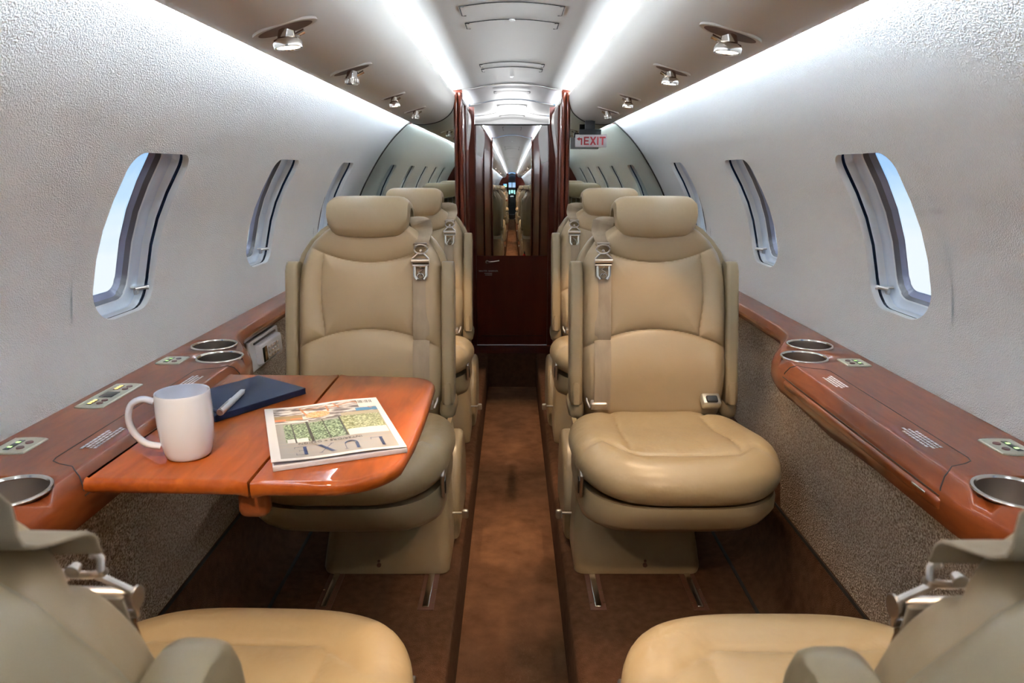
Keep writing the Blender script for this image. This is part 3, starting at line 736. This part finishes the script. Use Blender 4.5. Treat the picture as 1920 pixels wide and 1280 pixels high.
m_ = MB(); m_.cyl((-.004, 0, -.0004), (.050, 0, -.0004), .0056, .0052); m_.cyl((.050, 0, -.0004), (.060, 0, -.0008), .0052, .0022); m_.build('barrel', M['penw'], pn)
m_ = MB(); m_.cyl((.060, 0, -.0008), (.068, 0, -.0012), .0018, .0006); m_.build('tip', M['steel'], pn)
m_ = MB(); m_.box((-.045, 0, .0068), (.040, .003, .0016), .0006); m_.build('clip', M['steel'], pn); m_ = MB(); m_.cyl((-.0665, 0, 0), (-.069, 0, 0), .0055); m_.build('end_cap', M['steel'], pn)
# magazine : local frame, u to the right (short side .200), v away from the camera (.258)
mx_, my_ = -.304, 1.094
mz = empty('magazine', (mx_, my_, ZT), math.radians(21.3), label='glossy interior design magazine titled LUXE lying on the wooden table', cat='magazine')
W2, H2 = .100, .130
def curl(x, y): return .011 - .0035 * sstep(-.02, -.10, x) * 0 + .004 * sstep(-.02, -.12, y) * sstep(.1, -.12, x) + .0012 * math.sin(x * 40)
m_ = MB()
for f_, o_ in ((lambda u, v: ((u - .5) * 2 * W2, (v - .5) * 2 * H2, curl((u - .5) * 2 * W2, (v - .5) * 2 * H2)), 0), (lambda u, v: ((u - .5) * 2 * W2, (v - .5) * 2 * H2, curl((u - .5) * 2 * W2, (v - .5) * 2 * H2) - .0006), 0)): m_.grid(f_, 20, 24)
m_.build('cover', M['paper'], mz, angle=60)
MB().box((.001, -.0015, .0042), (2 * W2 - .001, 2 * H2 - .002, .0080), .001).build('pages', mat('page_block', (.55, .60, .72), .5), mz)
MBD = {}
def cm(name, col, **k):
    if name not in MBD: MBD[name] = mat('print_' + name, col, .3, **k)
    return MBD[name]
LAY = [0]
def art(polys, col, name, dz=None, label=None, parent=mz):
    """print on the cover; page coords: a 0..1 left-right as the camera sees it, b 0..1 near-far"""
    LAY[0] += 1; z0 = .00015 + .00006 * LAY[0]; m_ = MB()
    for P in polys:
        if len(P) == 4:
            A, B, C_, D_ = [Vector((p[0], p[1], 0)) for p in P]; nu = max(1, int((B - A).length * 16)); nv = max(1, int((D_ - A).length * 16))
            def g(u, v):
                p = (A * (1 - u) + B * u) * (1 - v) + (D_ * (1 - u) + C_ * u) * v; x, y = (p.x - .5) * 2 * W2, (p.y - .5) * 2 * H2; return (x, y, curl(x, y) + z0)
            m_.grid(g, nu, nv)
        else:
            m_.add([((a - .5) * 2 * W2, (b - .5) * 2 * H2, curl((a - .5) * 2 * W2, (b - .5) * 2 * H2) + z0) for a, b in P], [list(range(len(P)))])
    o = m_.build(name, cm(*col) if isinstance(col, tuple) and isinstance(col[0], str) else col, parent, smooth=False)
    if label: o['label'] = label
    return o
def R4(a0, b0, a1, b1): return [(a0, b0), (a1, b0), (a1, b1), (a0, b1)]
art([R4(.07, .03, .95, .96)], ('photo_grey', (.27, .26, .245)), 'photograph', label='printed room photograph, upside down')
art([R4(.07, .03, .95, .235)], ('ceil_grey', (.28, .27, .255)), 'photograph_ceiling')
art([R4(.07, .215, .95, .235), [(.07, .27), (.95, .27), (.95, .285), (.07, .285)], [(.12, .115), (.9, .165), (.9, .178), (.12, .13)]], ('ceil_dark', (.30, .27, .24)), 'photograph_beam')
m_g = mat('print_foliage', (.02, .055, .012), .3, vary=((.34, .44, .28), 300, 6, (1, 1, 1), .44, .60))
m_g2 = mat('print_foliage_yellow', (.10, .12, .02), .3, vary=((.46, .48, .28), 280, 6, (1, 1, 1), .42, .62))
art([R4(.13, .30, .62, .63)], m_g, 'photograph_trees'); art([R4(.60, .30, .94, .66)], m_g2, 'photograph_trees')
art([R4(.62, .29, .94, .40), R4(.14, .29, .30, .36)], ('sky_white', (.52, .55, .56)), 'photograph_sky')
art([[(.20, .28), (.213, .28), (.20, .64), (.19, .64)], [(.325, .28), (.35, .28), (.33, .68), (.31, .68)], [(.47, .29), (.48, .29), (.455, .67), (.445, .67)], [(.60, .30), (.615, .30), (.60, .70), (.585, .70)], R4(.13, .44, .60, .446)], ('mullion', (.035, .03, .028)), 'window_bar')
m_r = mat('print_room', (.62, .60, .60), .3, vary=((.10, .08, .08), 130, 3, (.35, 1.6, 1), .42, .56))
art([R4(.07, .66, .95, .96)], m_r, 'photograph_rug')
art([R4(.62, .66, .95, .72)], ('table_tan', (.34, .28, .18)), 'photograph_table'); art([R4(.76, .73, .95, .79)], ('pool_blue', (.04, .18, .36)), 'photograph_cushion')
art([R4(.07, .70, .30, .80)], ('shelf_yellow', (.26, .18, .07)), 'photograph_shelf'); art([R4(.07, .655, .34, .672)], ('shelf_white', (.72, .72, .70)), 'photograph_shelf_edge')
art([R4(.07, .70, .16, .735), R4(.20, .715, .30, .74)], ('orange', (.60, .16, .05)), 'photograph_vase')
m_w = mat('print_wicker', (.50, .20, .07), .3, vary=((.70, .45, .24), 400, 2, (1, 1, 1), .4, .6))
art([[(.43 + .105 * math.cos(2 * PI * k / 20), .765 + .060 * math.sin(2 * PI * k / 20)) for k in range(20)]], m_w, 'photograph_chair_seat')
art([[(.33, .77), (.35, .77), (.30, .94), (.285, .94)], [(.52, .80), (.54, .80), (.53, .92), (.515, .92)], [(.56, .86), (.78, .93), (.78, .945), (.56, .88)], [(.76, .94), (.90, .76), (.91, .765), (.775, .95)], [(.30, .88), (.54, .90), (.54, .91), (.30, .895)], [(.58, .95), (.62, .84), (.635, .845), (.60, .95)], [(.81, .95), (.845, .87), (.855, .875), (.82, .95)]], ('chair_brown', (.40, .17, .07)), 'photograph_chair_frame')
art([R4(.80, .80, .95, .955)], ('lightbox', (.66, .66, .66)), 'photograph_corner')
art([R4(.80 + .0125 * k, .885, .80 + .0125 * k + random.choice((.004, .007, .009)), .945) for k in range(11)], ('bar_black', (.02, .02, .02)), 'barcode')
# title LUXE, upside down for the camera: glyph coords gx right, gy up -> rotated 180 degrees
def glyphs(chars, a_right, b_base, hgt, adv):
    out = []
    for i, P in enumerate(chars):
        for poly in P: out.append([(a_right - i * adv - x * hgt * .9 * 1.3, b_base - y * hgt) for x, y in poly])
    return out
Lg = [[(0, 0), (.22, 0), (.22, .03), (0, .03)], [(.05, 0), (.20, 0), (.20, 1), (.05, 1)], [(0, .97), (.22, .97), (.22, 1), (0, 1)], [(.16, 0), (.62, 0), (.62, .04), (.16, .04)], [(.58, 0), (.62, 0), (.64, .26), (.62, .26)]]
def ring_poly(cx, cy, ro, ri, a0, a1, n=10):
    A = [(cx + ro * math.cos(math.radians(a0 + (a1 - a0) * k / n)), cy + ro * math.sin(math.radians(a0 + (a1 - a0) * k / n))) for k in range(n + 1)]
    B = [(cx + .01 + ri * math.cos(math.radians(a0 + (a1 - a0) * k / n)), cy + .03 + ri * math.sin(math.radians(a0 + (a1 - a0) * k / n))) for k in range(n + 1)]
    return [[A[k], A[k + 1], B[k + 1], B[k]] for k in range(n)]
Ug = [[(.05, .34), (.21, .34), (.21, 1), (.05, 1)], [(0, .97), (.25, .97), (.25, 1), (0, 1)], [(.68, .34), (.71, .34), (.71, 1), (.68, 1)], [(.6, .97), (.8, .97), (.8, 1), (.6, 1)]] + ring_poly(.385, .34, .325, .25, 180, 360)
Xg = [[(.56, 0), (.76, 0), (.18, 1), (-.02, 1)], [(.02, 0), (.06, 0), (.70, 1), (.66, 1)], [(-.04, 0), (.14, 0), (.14, .03), (-.04, .03)], [(.54, 0), (.80, 0), (.80, .03), (.54, .03)], [(-.06, .97), (.2, .97), (.2, 1), (-.06, 1)], [(.58, .97), (.76, .97), (.76, 1), (.58, 1)]]
Eg = [[(.05, 0), (.21, 0), (.21, 1), (.05, 1)], [(0, 0), (.60, 0), (.60, .035), (0, .035)], [(0, .965), (.58, .965), (.58, 1), (0, 1)], [(.16, .49), (.42, .49), (.42, .52), (.16, .52)], [(.57, 0), (.60, 0), (.62, .22), (.60, .22)], [(.55, .80), (.57, .80), (.58, 1), (.55, 1)], [(.40, .42), (.42, .42), (.42, .60), (.40, .60)]]
art(glyphs([Lg, Ug, Xg, Eg], .86, .195, .135, .195), ('navy_ink', (.012, .025, .09)), 'title', label='navy serif title LUXE')
def text(body, size, mat_, parent, loc, rot, name, ext=.0002, align='CENTER', label=None, sx=1):
    cu = bpy.data.curves.new(name, 'FONT'); cu.body = body; cu.size = size; cu.extrude = ext; cu.align_x = align; cu.align_y = 'CENTER'; cu.materials.append(mat_)
    o = link(name, cu, None); bpy.context.view_layer.update(); me = bpy.data.meshes.new_from_object(o.evaluated_get(bpy.context.evaluated_depsgraph_get())); bpy.data.objects.remove(o, do_unlink=True); bpy.data.curves.remove(cu)
    o = link(name, me, parent); o.location = loc; o.rotation_euler = rot; o.scale = (sx, 1, 1)
    if label: o['label'] = label
    return o
text('INTERIORS + DESIGN', .0095, cm('ink_grey', (.10, .09, .09)), mz, (-.008, -.068, .0142), (0, 0, PI), 'subtitle', sx=1.1)

# ------------------------------------------------------------------ overhead lights and air vents
def psu_z(x):
    P = spline([(a, b, 0) for a, b in PSU], 6)
    for a, b in zip(P, P[1:]):
        if a.x <= x <= b.x: return a.y + (b.y - a.y) * (x - a.x) / (b.x - a.x)
def fitting(side, y, kind, label, big=1.0, lit=True):
    x = .405; z = psu_z(x); root = empty('reading_light' if kind == 'lamp' else 'air_vent', (side * x, y, z), label=label, cat='reading light' if kind == 'lamp' else 'air vent', group='reading lights' if kind == 'lamp' else 'air vents')
    tilt = Matrix.Rotation(side * math.radians(16), 4, 'Y')
    k = big; n = 36
    rings = [[(.052 * k * s_ * math.cos(2 * PI * j / n), .030 * k * s_ * math.sin(2 * PI * j / n), zz) for j in range(n)] for s_, zz in ((1.0, .003), (1.02, -.0015), (.94, -.0025), (.84, -.0012))]
    MB().loft(rings, cap=False).xf(tilt).build('rim', M['psu'], root)
    rings = [[(.044 * k * s_ * math.cos(2 * PI * j / n), .025 * k * s_ * math.sin(2 * PI * j / n), zz) for j in range(n)] for s_, zz in ((1, -.0018), (.9, -.0012), (.2, -.0010))]
    MB().loft(rings).xf(tilt).build('socket', M['brownp'], root)
    m_ = MB(); m_.cyl((side * -.004, 0, -.002), (side * .0, 0, -.020), .013 * k, n=24); m_.tube([(side * -.03 * k, 0, -.004), (side * -.015 * k, 0, -.012), (0, 0, -.014)], .004 * k); m_.build('swivel', M['chrome'], root)
    if kind == 'lamp':
        R_ = [[(r * math.cos(2 * PI * j / 32) * k, r * math.sin(2 * PI * j / 32) * k, zz) for j in range(32)] for r, zz in ((.014, -.016), (.021, -.020), (.023, -.026), (.022, -.034), (.019, -.034), (.018, -.031))]
        m_ = MB(); m_.loft(R_, cap=False); m_.xf(Matrix.Rotation(side * .12, 4, 'Y')).build('lamp_head', M['chrome'], root)
        m_ = MB(); m_.cyl((0, 0, -.028), (0, 0, -.0318), .0185 * k, n=28); m_.xf(Matrix.Rotation(side * .12, 4, 'Y')).build('lens', M['lamp'] if lit else M['steel'], root)
    else:
        m_ = MB(); m_.cyl((0, 0, -.018), (side * .002, 0, -.034), .0145 * k, .0155 * k, n=24)
        for j in range(16):
            a = 2 * PI * j / 16; m_.box((.0155 * k * math.cos(a), .0155 * k * math.sin(a), -.027), (.003, .003, .012), .0008)
        m_.build('nozzle', M['chrome'], root); m_ = MB(); m_.cyl((side * .002, 0, -.033), (side * .002, 0, -.0345), .011 * k, n=20); m_.build('nozzle_opening', M['black'], root)
    return root
fitting(-1, 1.335, 'lamp', 'lit round reading light nearest in the left overhead panel', 1.15)
fitting(-1, 1.86, 'vent', 'chrome air vent second in the left overhead panel', 1.05)
fitting(-1, 2.50, 'lamp', 'chrome reading light third in the left overhead panel', .8)
fitting(-1, 3.05, 'vent', 'chrome air vent farthest in the left overhead panel', .9)
fitting(1, 1.385, 'lamp', 'lit round reading light nearest in the right overhead panel', 1.15)
fitting(1, 1.87, 'lamp', 'lit chrome reading light second in the right overhead panel', .95)
fitting(1, 2.53, 'lamp', 'chrome reading light third in the right overhead panel', .8)
fitting(1, 3.07, 'vent', 'chrome air vent farthest in the right overhead panel', .9)
fitting(-1, .45, 'lamp', 'reading light above the near left seat, behind the view', 1); fitting(1, .45, 'lamp', 'reading light above the near right seat, behind the view', 1)

def spot(name, loc, tgt, watts, ang, blend=.3, col=(1, .70, .42), size=.03):
    l = bpy.data.lights.new(name, 'SPOT'); l.energy = watts * .85; l.spot_size = math.radians(ang); l.spot_blend = blend; l.color = col; l.shadow_soft_size = size
    o = link(name, l); o.location = loc; o.rotation_euler = (Vector(tgt) - Vector(loc)).to_track_quat('-Z', 'Y').to_euler(); return o
spot('reading_beam_left', (-.402, 1.335, 1.345), (-.215, 1.16, .73), 9.5, 37)
spot('reading_beam_right', (.402, 1.385, 1.345), (.42, 1.62, .45), 5.5, 62)
spot('reading_beam_right_second', (.402, 1.87, 1.35), (.36, 1.85, .45), 5.5, 60)
spot('left_seat_fill', (-.402, 1.335, 1.345), (-.43, 1.95, .75), 3.5, 50, .8)  # added second spot at the left lamp, brightens the left seat back
spot('reading_beam_left_third', (-.402, 2.50, 1.35), (-.36, 2.75, .45), 14, 60)
spot('reading_beam_right_third', (.402, 2.53, 1.35), (.36, 2.75, .45), 14, 60)
spot('reading_beam_near_left', (-.402, .45, 1.34), (-.30, .78, .45), 12, 66)
spot('reading_beam_near_right', (.402, .45, 1.34), (.30, .78, .45), 12, 66)
# small downlights of the ceiling panel that throw pools of light on the aisle
for i, (y, w_) in enumerate(((1.05, 22), (2.25, 22), (3.55, 26))):
    dl = empty('aisle_downlight', (0, y, 1.5985), label=['small aisle downlight overhead, nearest', 'small aisle downlight in the middle of the ceiling', 'small aisle downlight by the wooden pillars'][i], cat='downlight', group='aisle downlights')
    MB().cyl((0, 0, .002), (0, 0, -.003), .010, n=20).build('rim', M['ceil'], dl); MB().cyl((0, 0, -.0025), (0, 0, -.0036), .006, n=16).build('lens', M['ceilw'], dl)
    spot('aisle_beam', (0, y, 1.585), (0, y + .05, -.23), w_ * .8, 36, .7, size=.01)

# ceiling vent covers
for i, (y0, y1, hw) in enumerate(((2.025, 2.135, .142), (2.245, 2.325, .140), (3.08, 3.15, .135), (3.22, 3.30, .133), (4.05, 4.14, .10), (4.95, 5.03, .10), (5.8, 5.88, .10))):
    lb = ['curved cover panel in the ceiling, nearest the camera', 'curved cover panel in the ceiling, second from the camera', 'curved cover panel in the ceiling before the corridor, first of the pair', 'curved cover panel in the ceiling before the corridor, second of the pair',
          'narrow cover in the first corridor ceiling section', 'narrow cover in the second corridor ceiling section', 'narrow cover in the farthest corridor ceiling section'][i]
    r_ = empty('ceiling_cover', (0, (y0 + y1) / 2, 1.6), label=lb, cat='ceiling cover', group='ceiling cover panels'); l = (y1 - y0) / 2
    def cz(x): return ceil_z(x) + .0004 - (.010 if i > 3 else 0)
    m_ = MB()
    for dz in (0, -.0016): m_.grid(lambda u, v: ((u * 2 - 1) * (hw - .002), (v * 2 - 1) * (l - .002), cz((u * 2 - 1) * hw) + dz), 12, 1)
    m_.build('cover', M['ceil'] if i < 4 else M['ceilw'], r_)
    m_ = MB()
    for s_ in (-1, 1):
        m_.tube([(s_ * (hw - .012), -l, cz(hw)), (s_ * hw, -l, cz(hw)), (s_ * hw, l, cz(hw)), (s_ * (hw - .012), l, cz(hw))], .0018, 6)
    m_.tube([(hw * t, -l, cz(hw * t) - .0005) for t in [k / 10 - 1 for k in range(21)]], .0007, 5)
    m_.tube([(hw * t, l, cz(hw * t) - .0005) for t in [k / 10 - 1 for k in range(21)]], .0005, 5); m_.build('cover_gap', M['groove'], r_)

# ------------------------------------------------------------------ aft bulkhead: pillars, mirrors, corridor, door
wallpts = [(wall_pt(s_at_z(z))[0], z) for z in [.66 + .04 * i for i in range(19)] + [1.395]]
pp = [(p.x, p.y) for p in spline([(a, b, 0) for a, b in PSU], 4)]
for side, sn in ((-1, 'left'), (1, 'right')):
    poly = [(.30, .60)] + wallpts + pp[::-1] + [(.30, 1.55)]
    m_ = MB().prism([(side * a, b) for a, b in poly], lambda a, b, d: (a, YB + .002 + d, b), .006)
    tag(m_.build('wall_mirror', M['mirror_t'], smooth=False), 'smoked mirror panel filling the bulkhead %s of the corridor opening' % sn, 'mirror', 'bulkhead mirrors')
    m_ = MB().prism([(side * a, b) for a, b in ((.26, -.23), (.86, -.23), (.90, 1.62), (.26, 1.62))], lambda a, b, d: (a, YB + .012 + d, b), .03)
    m_.prism([(side * a, b) for a, b in ((.26, 0), (.86, 0), (.86, .60), (.26, .60))], lambda a, b, d: (a, YB - .004 + d, b), .012)
    tag(m_.build('wall_aft_' + sn, M['wood_d'], smooth=False), 'dark wood bulkhead %s of the corridor' % sn, kind='structure')
    m_ = MB(); m_.tube([(side * a, YB - .003, b) for a, b in wallpts + [(.50, 1.43)]], .0045, 6); m_.tube([(side * a, YB - .002, b) for a, b in pp], .0035, 6)
    tag(m_.build('trim_%d' % (6 if side < 0 else 7), M['groove']), 'dark edge strip around the %s bulkhead mirror' % sn, kind='structure')
    # pillar: wood post with rounded, fluted front moulding
    m_ = MB(); prof_ = [(.262, YB + .05), (.262, YB - .012)] + [(.270 + .010 * math.cos(a) * -1 + 0, YB - .020 + -.010 * math.sin(a)) for a in [PI * k / 6 for k in range(7)]] + [(.283, YB - .012)] + [(.293 - .009 * math.cos(a), YB - .014 - .009 * math.sin(a)) for a in [PI * k / 6 for k in range(7)]] + [(.306, YB - .006), (.309, YB + .05)]
    m_.loft([[(side * a, b, z) for a, b in prof_] for z in (0, .5, 1.0, 1.553)])
    tag(m_.build('pillar', M['wood_e'], angle=50), 'glossy fluted wood pillar on the %s of the corridor opening' % sn, 'pillar', 'wood pillars at the corridor')
    # corridor wall
    m_ = MB(); m_.box((side * .286, (YB + .05 + 4.62) / 2, .66), (.02, 4.62 - YB - .05, 1.78), .002); m_.box((side * .260, 4.61, .70), (.044, .04, 1.70)); m_.box((side * .272, 4.24, .70), (.012, .04, 1.66), .003)
    tag(m_.build('wall_corridor_' + sn, M['wood_c'], smooth=False), 'glossy dark wood %s wall of the corridor' % sn, kind='structure')
    # short overhead panel inside the corridor
    m_ = MB(); P_ = [(.276, 1.24), (.266, 1.30), (.257, 1.36), (.249, 1.42), (.247, 1.46), (.252, 1.50), (.276, 1.54)]
    m_.loft([[(side * (a if side > 0 else a + .008), y, b) for a, b in P_] for y in (4.28, 4.55)]); tag(m_.build('overhead_locker', M['psu'], angle=60), 'curved taupe locker high on the %s side inside the corridor' % sn, 'locker', 'corridor overhead lockers')
    m_ = MB(); m_.box((side * .283, 4.24, 1.535), (.03, .78, .02), .002)
    tag(m_.build('trim_%d' % (8 if side < 0 else 9), M['psu']), 'ledge below the corridor strip light on the %s' % sn, kind='structure')
m_ = MB(); m_.grid(lambda u, v: ((u * 2 - 1) * .6, 6.25, .0 + 1.7 * v), 1, 1)
for s_ in (-1, 1): m_.grid(lambda u, v: (s_ * (.40), 4.66 + 1.6 * u, 1.7 * v), 1, 1)
m_.grid(lambda u, v: ((u * 2 - 1) * .4, 4.66 + 1.6 * v, 0), 1, 1)
tag(m_.build('wall_aft', M['ceilw'], smooth=False), 'pale walls of the compartment beyond the corridor door', kind='structure')
l_ = bpy.data.lights.new('aft_compartment_lamp', 'POINT'); l_.energy = 4; l_.shadow_soft_size = .1; lo = link('aft_compartment_lamp', l_); lo.location = (0, 5.6, 1.45)
# door
dr = empty('door_1', (0, 4.62, 0), label='dark cherry door with a mirror closing the end of the corridor', kind='structure')
MB().box((0, .012, .722), (.484, .022, 1.446)).build('door_panel', M['wood_c'], dr)
MB().box((0, -.001, 1.0265), (.470, .004, .831), .0005).build('mirror', M['mirror'], dr)
MB().box((0, .000, 1.4455), (.478, .030, .005), .001).build('door_top_edge', M['black'], dr)
MB().box((0, -.0012, .064), (.42, .002, .004), .0005).build('kick_gap', M['groove'], dr)
hd = MB(); hd.cyl((-.165, -.002, .572), (-.165, -.020, .572), .014, .012); hd.tube(spline([(-.165, -.018, .572), (-.150, -.026, .571), (-.120, -.028, .574), (-.085, -.024, .580)], 5), [.009 - .004 * k / 15 for k in range(16)]); hd.build('door_handle', M['chrome'], dr)
text('WATER BARRIER', .0150, M['white'], dr, (-.158, -.0022, .508), (PI / 2, 0, 0), 'door_text', sx=1.15)
m_ = MB()
for r_, (z_, hw_) in enumerate(((.493, .026), (.482, .022))):
    x_ = -.158 - hw_
    while x_ < -.158 + hw_: l = .003 + random.random() * .005; m_.box((x_ + l / 2, -.0015, z_), (l, .0006, .004)); x_ += l + .0015
m_.build('door_small_print', M['white'], dr, smooth=False)

# exit sign
ex = empty('exit_sign', (.400, 3.66, 1.307), label='white sign with red EXIT and a left arrow hanging from the right overhead panel', cat='sign')
MB().box((0, 0, 0), (.158, .012, .062), .003).build('sign_plate', M['exitw'], ex)
MB().box((-.005, .004, .043), (.110, .030, .026), .002).build('mount', M['black'], ex)
MB().box((-.005, .010, .075), (.050, .010, .050), .002).build('hanger', M['black'], ex)
m_ = MB(); F_ = lambda a, b, d: (a, -.0063 - d, b)
def rc(x0, z0, x1, z1): m_.prism([(x0, z0), (x1, z0), (x1, z1), (x0, z1)], F_, .0008)
t_ = .0072; z0, z1 = -.020, .020
x = -.036; rc(x, z0, x + t_, z1); rc(x, z0, x + .026, z0 + t_); rc(x, -t_ / 2, x + .024, t_ / 2); rc(x, z1 - t_, x + .026, z1)
x = -.006; m_.prism([(x, z0), (x + .009, z0), (x + .033, z1), (x + .024, z1)], F_, .0008); m_.prism([(x + .024, z0), (x + .033, z0), (x + .009, z1), (x, z1)], F_, .0009)
x = .031; rc(x, z0, x + t_, z1)
x = .043; rc(x, z1 - t_, x + .031, z1); rc(x + .012, z0, x + .012 + t_, z1)
m_.build('exit_letters', M['exitr'], ex, smooth=False)
m_ = MB(); rc(-.051, z0, -.044, .010); rc(-.060, .006, -.044, .013); m_.prism([(-.072, .0095), (-.058, .019), (-.058, .0)], F_, .0008); m_.build('exit_arrow', M['exitr'], ex, smooth=False)

# fire extinguisher behind the back row
fe = empty('fire_extinguisher', (.215, 3.46, .0), label='red fire extinguisher on the floor behind the back right seat', cat='fire extinguisher')
m_ = MB(); m_.loft(lathe([(.001, .0), (.030, .0), (.034, .006), (.034, .13), (.030, .15), (.014, .165), (.010, .18), (.001, .18)], 28)); m_.build('cylinder', M['red'], fe)
MB().box((-.034, -.010, .10), (.002, .030, .04), .0005).build('tag', M['white'], fe); MB().box((0, 0, .190), (.02, .05, .022), .004).build('valve', M['black'], fe)

# ------------------------------------------------------------------ front of the cabin, seen in the mirrors
for side, sn in ((-1, 'left'), (1, 'right')):
    m_ = MB().prism([(side * a, b) for a, b in ((.20, -.23), (.90, -.23), (.90, 1.62), (.20, 1.62))], lambda a, b, d: (a, YF - .002 - d, b), .03)
    tag(m_.build('wall_front_' + sn, M['wood_f'], smooth=False), 'dark wood bulkhead %s of the cockpit opening' % sn, kind='structure')
mo = empty('wall_monitor', (-.40, YF + .004, 1.10), label='flat screen with a moving map on the forward bulkhead, seen in the mirror', cat='monitor')
MB().box((0, 0, 0), (.20, .012, .13), .003).build('monitor_frame', M['black'], mo)
m_ = mat('map_screen', (.02, .05, .1), .3, vary=((.2, .35, .05), 14, 2, (1, 1, 1), .48, .52)); nt_ = m_.node_tree; nt_.links.new([n for n in nt_.nodes if n.type == 'VALTORGB'][0].outputs[0], nt_.nodes['Principled BSDF'].inputs['Emission Color']); nt_.nodes['Principled BSDF'].inputs['Emission Strength'].default_value = 1.5
cr_ = [n for n in nt_.nodes if n.type == 'VALTORGB'][0].color_ramp; cr_.elements[0].color = (.02, .10, .55, 1); cr_.elements[1].color = (.25, .50, .15, 1)
MB().box((0, .0065, 0), (.185, .002, .115)).build('screen', m_, mo)
# cockpit shell
ck = MB(); ck.loft([[(x * k_, y, z) for x, z in ((-.62, -.23), (-.70, .5), (-.60, 1.1), (-.35, 1.50), (0, 1.58), (.35, 1.50), (.60, 1.1), (.70, .5), (.62, -.23))] for y, k_ in ((YF - .03, 1), (-2.2, .95), (-2.55, .85))], cap=False)
tag(ck.build('wall_cockpit', mat('cockpit_lining', (.30, .32, .34), .6)), 'grey cockpit lining seen in the mirror', kind='structure')
m_ = MB()
for a, b in (((-.62, .95), (-.62, -.23)),): m_.prism([(-.62, -.23), (.62, -.23), (.62, 1.02), (-.62, 1.02)], lambda a, b, d: (a, -2.58 - d, b), .02)
m_.prism([(-.62, 1.24), (.62, 1.24), (.35, 1.58), (-.35, 1.58)], lambda a, b, d: (a, -2.58 - d, b), .02); m_.prism([(-.022, 1.0), (.022, 1.0), (.022, 1.26), (-.022, 1.26)], lambda a, b, d: (a, -2.58 - d, b), .03)
tag(m_.build('wall_windshield', mat('cockpit_frame', (.25, .27, .30), .5), smooth=False), 'windshield frame of the cockpit seen in the mirror', kind='structure')
ip = empty('instrument_panel', (0, -2.25, .6), label='cockpit instrument panel and centre console seen in the door mirror', cat='instrument panel')
MB().box((0, 0, .16), (1.1, .06, .40), .01).build('panel_face', M['black'], ip); MB().box((0, .05, .385), (1.1, .20, .03), .01).build('glare_shield', M['black'], ip)
MB().box((0, .35, -.15), (.26, .75, .40), .02).build('centre_console', mat('console_grey', (.10, .12, .12), .5), ip)
scr = mat('flight_display', (.02, .06, .05), .3, emit=(.25, .55, .5), es=.8); scr2 = mat('flight_display_white', (.5, .5, .5), .3, emit=(.8, .9, .9), es=1.6)
for x_ in (-.42, -.20, .20, .42): MB().box((x_, .032, .22), (.15, .004, .17), .002).build('display', scr, ip)
MB().box((0, .032, .24), (.15, .004, .14), .002).build('display', scr, ip)
for x_ in (-.055, .055): MB().box((x_, .26, .055), (.085, .10, .006), .001).build('keypad_display', scr2, ip)
for x_, y_ in [(a, b) for a in (-.09, -.045, 0, .045, .09) for b in (.42, .52, .62)]: MB().cyl((x_, y_, .05), (x_, y_, .065), .012, n=10).build('knob', M['handset'], ip)
for s_, sn in ((-1, 'left'), (1, 'right')):
    cs = empty('pilot_seat', (s_ * .40, -1.80, -.1), label='dark pilot seat on the %s of the cockpit, seen in the mirror' % sn, cat='seat', group='pilot seats')
    MB().box((0, 0, .40), (.42, .44, .12), .04).build('seat', M['black'], cs); MB().box((0, .25, .78), (.42, .10, .62), .04).build('backrest', M['black'], cs); MB().box((0, .27, 1.16), (.24, .08, .14), .03).build('headrest', M['black'], cs); MB().box((0, 0, .15), (.3, .3, .4), .02).build('base', M['black'], cs)
m_ = MB(); m_.box((0, -1.95, -.24), (1.3, 1.25, .02)); tag(m_.build('floor_cockpit', M['carpet'], smooth=False), 'dark cockpit floor', kind='structure')
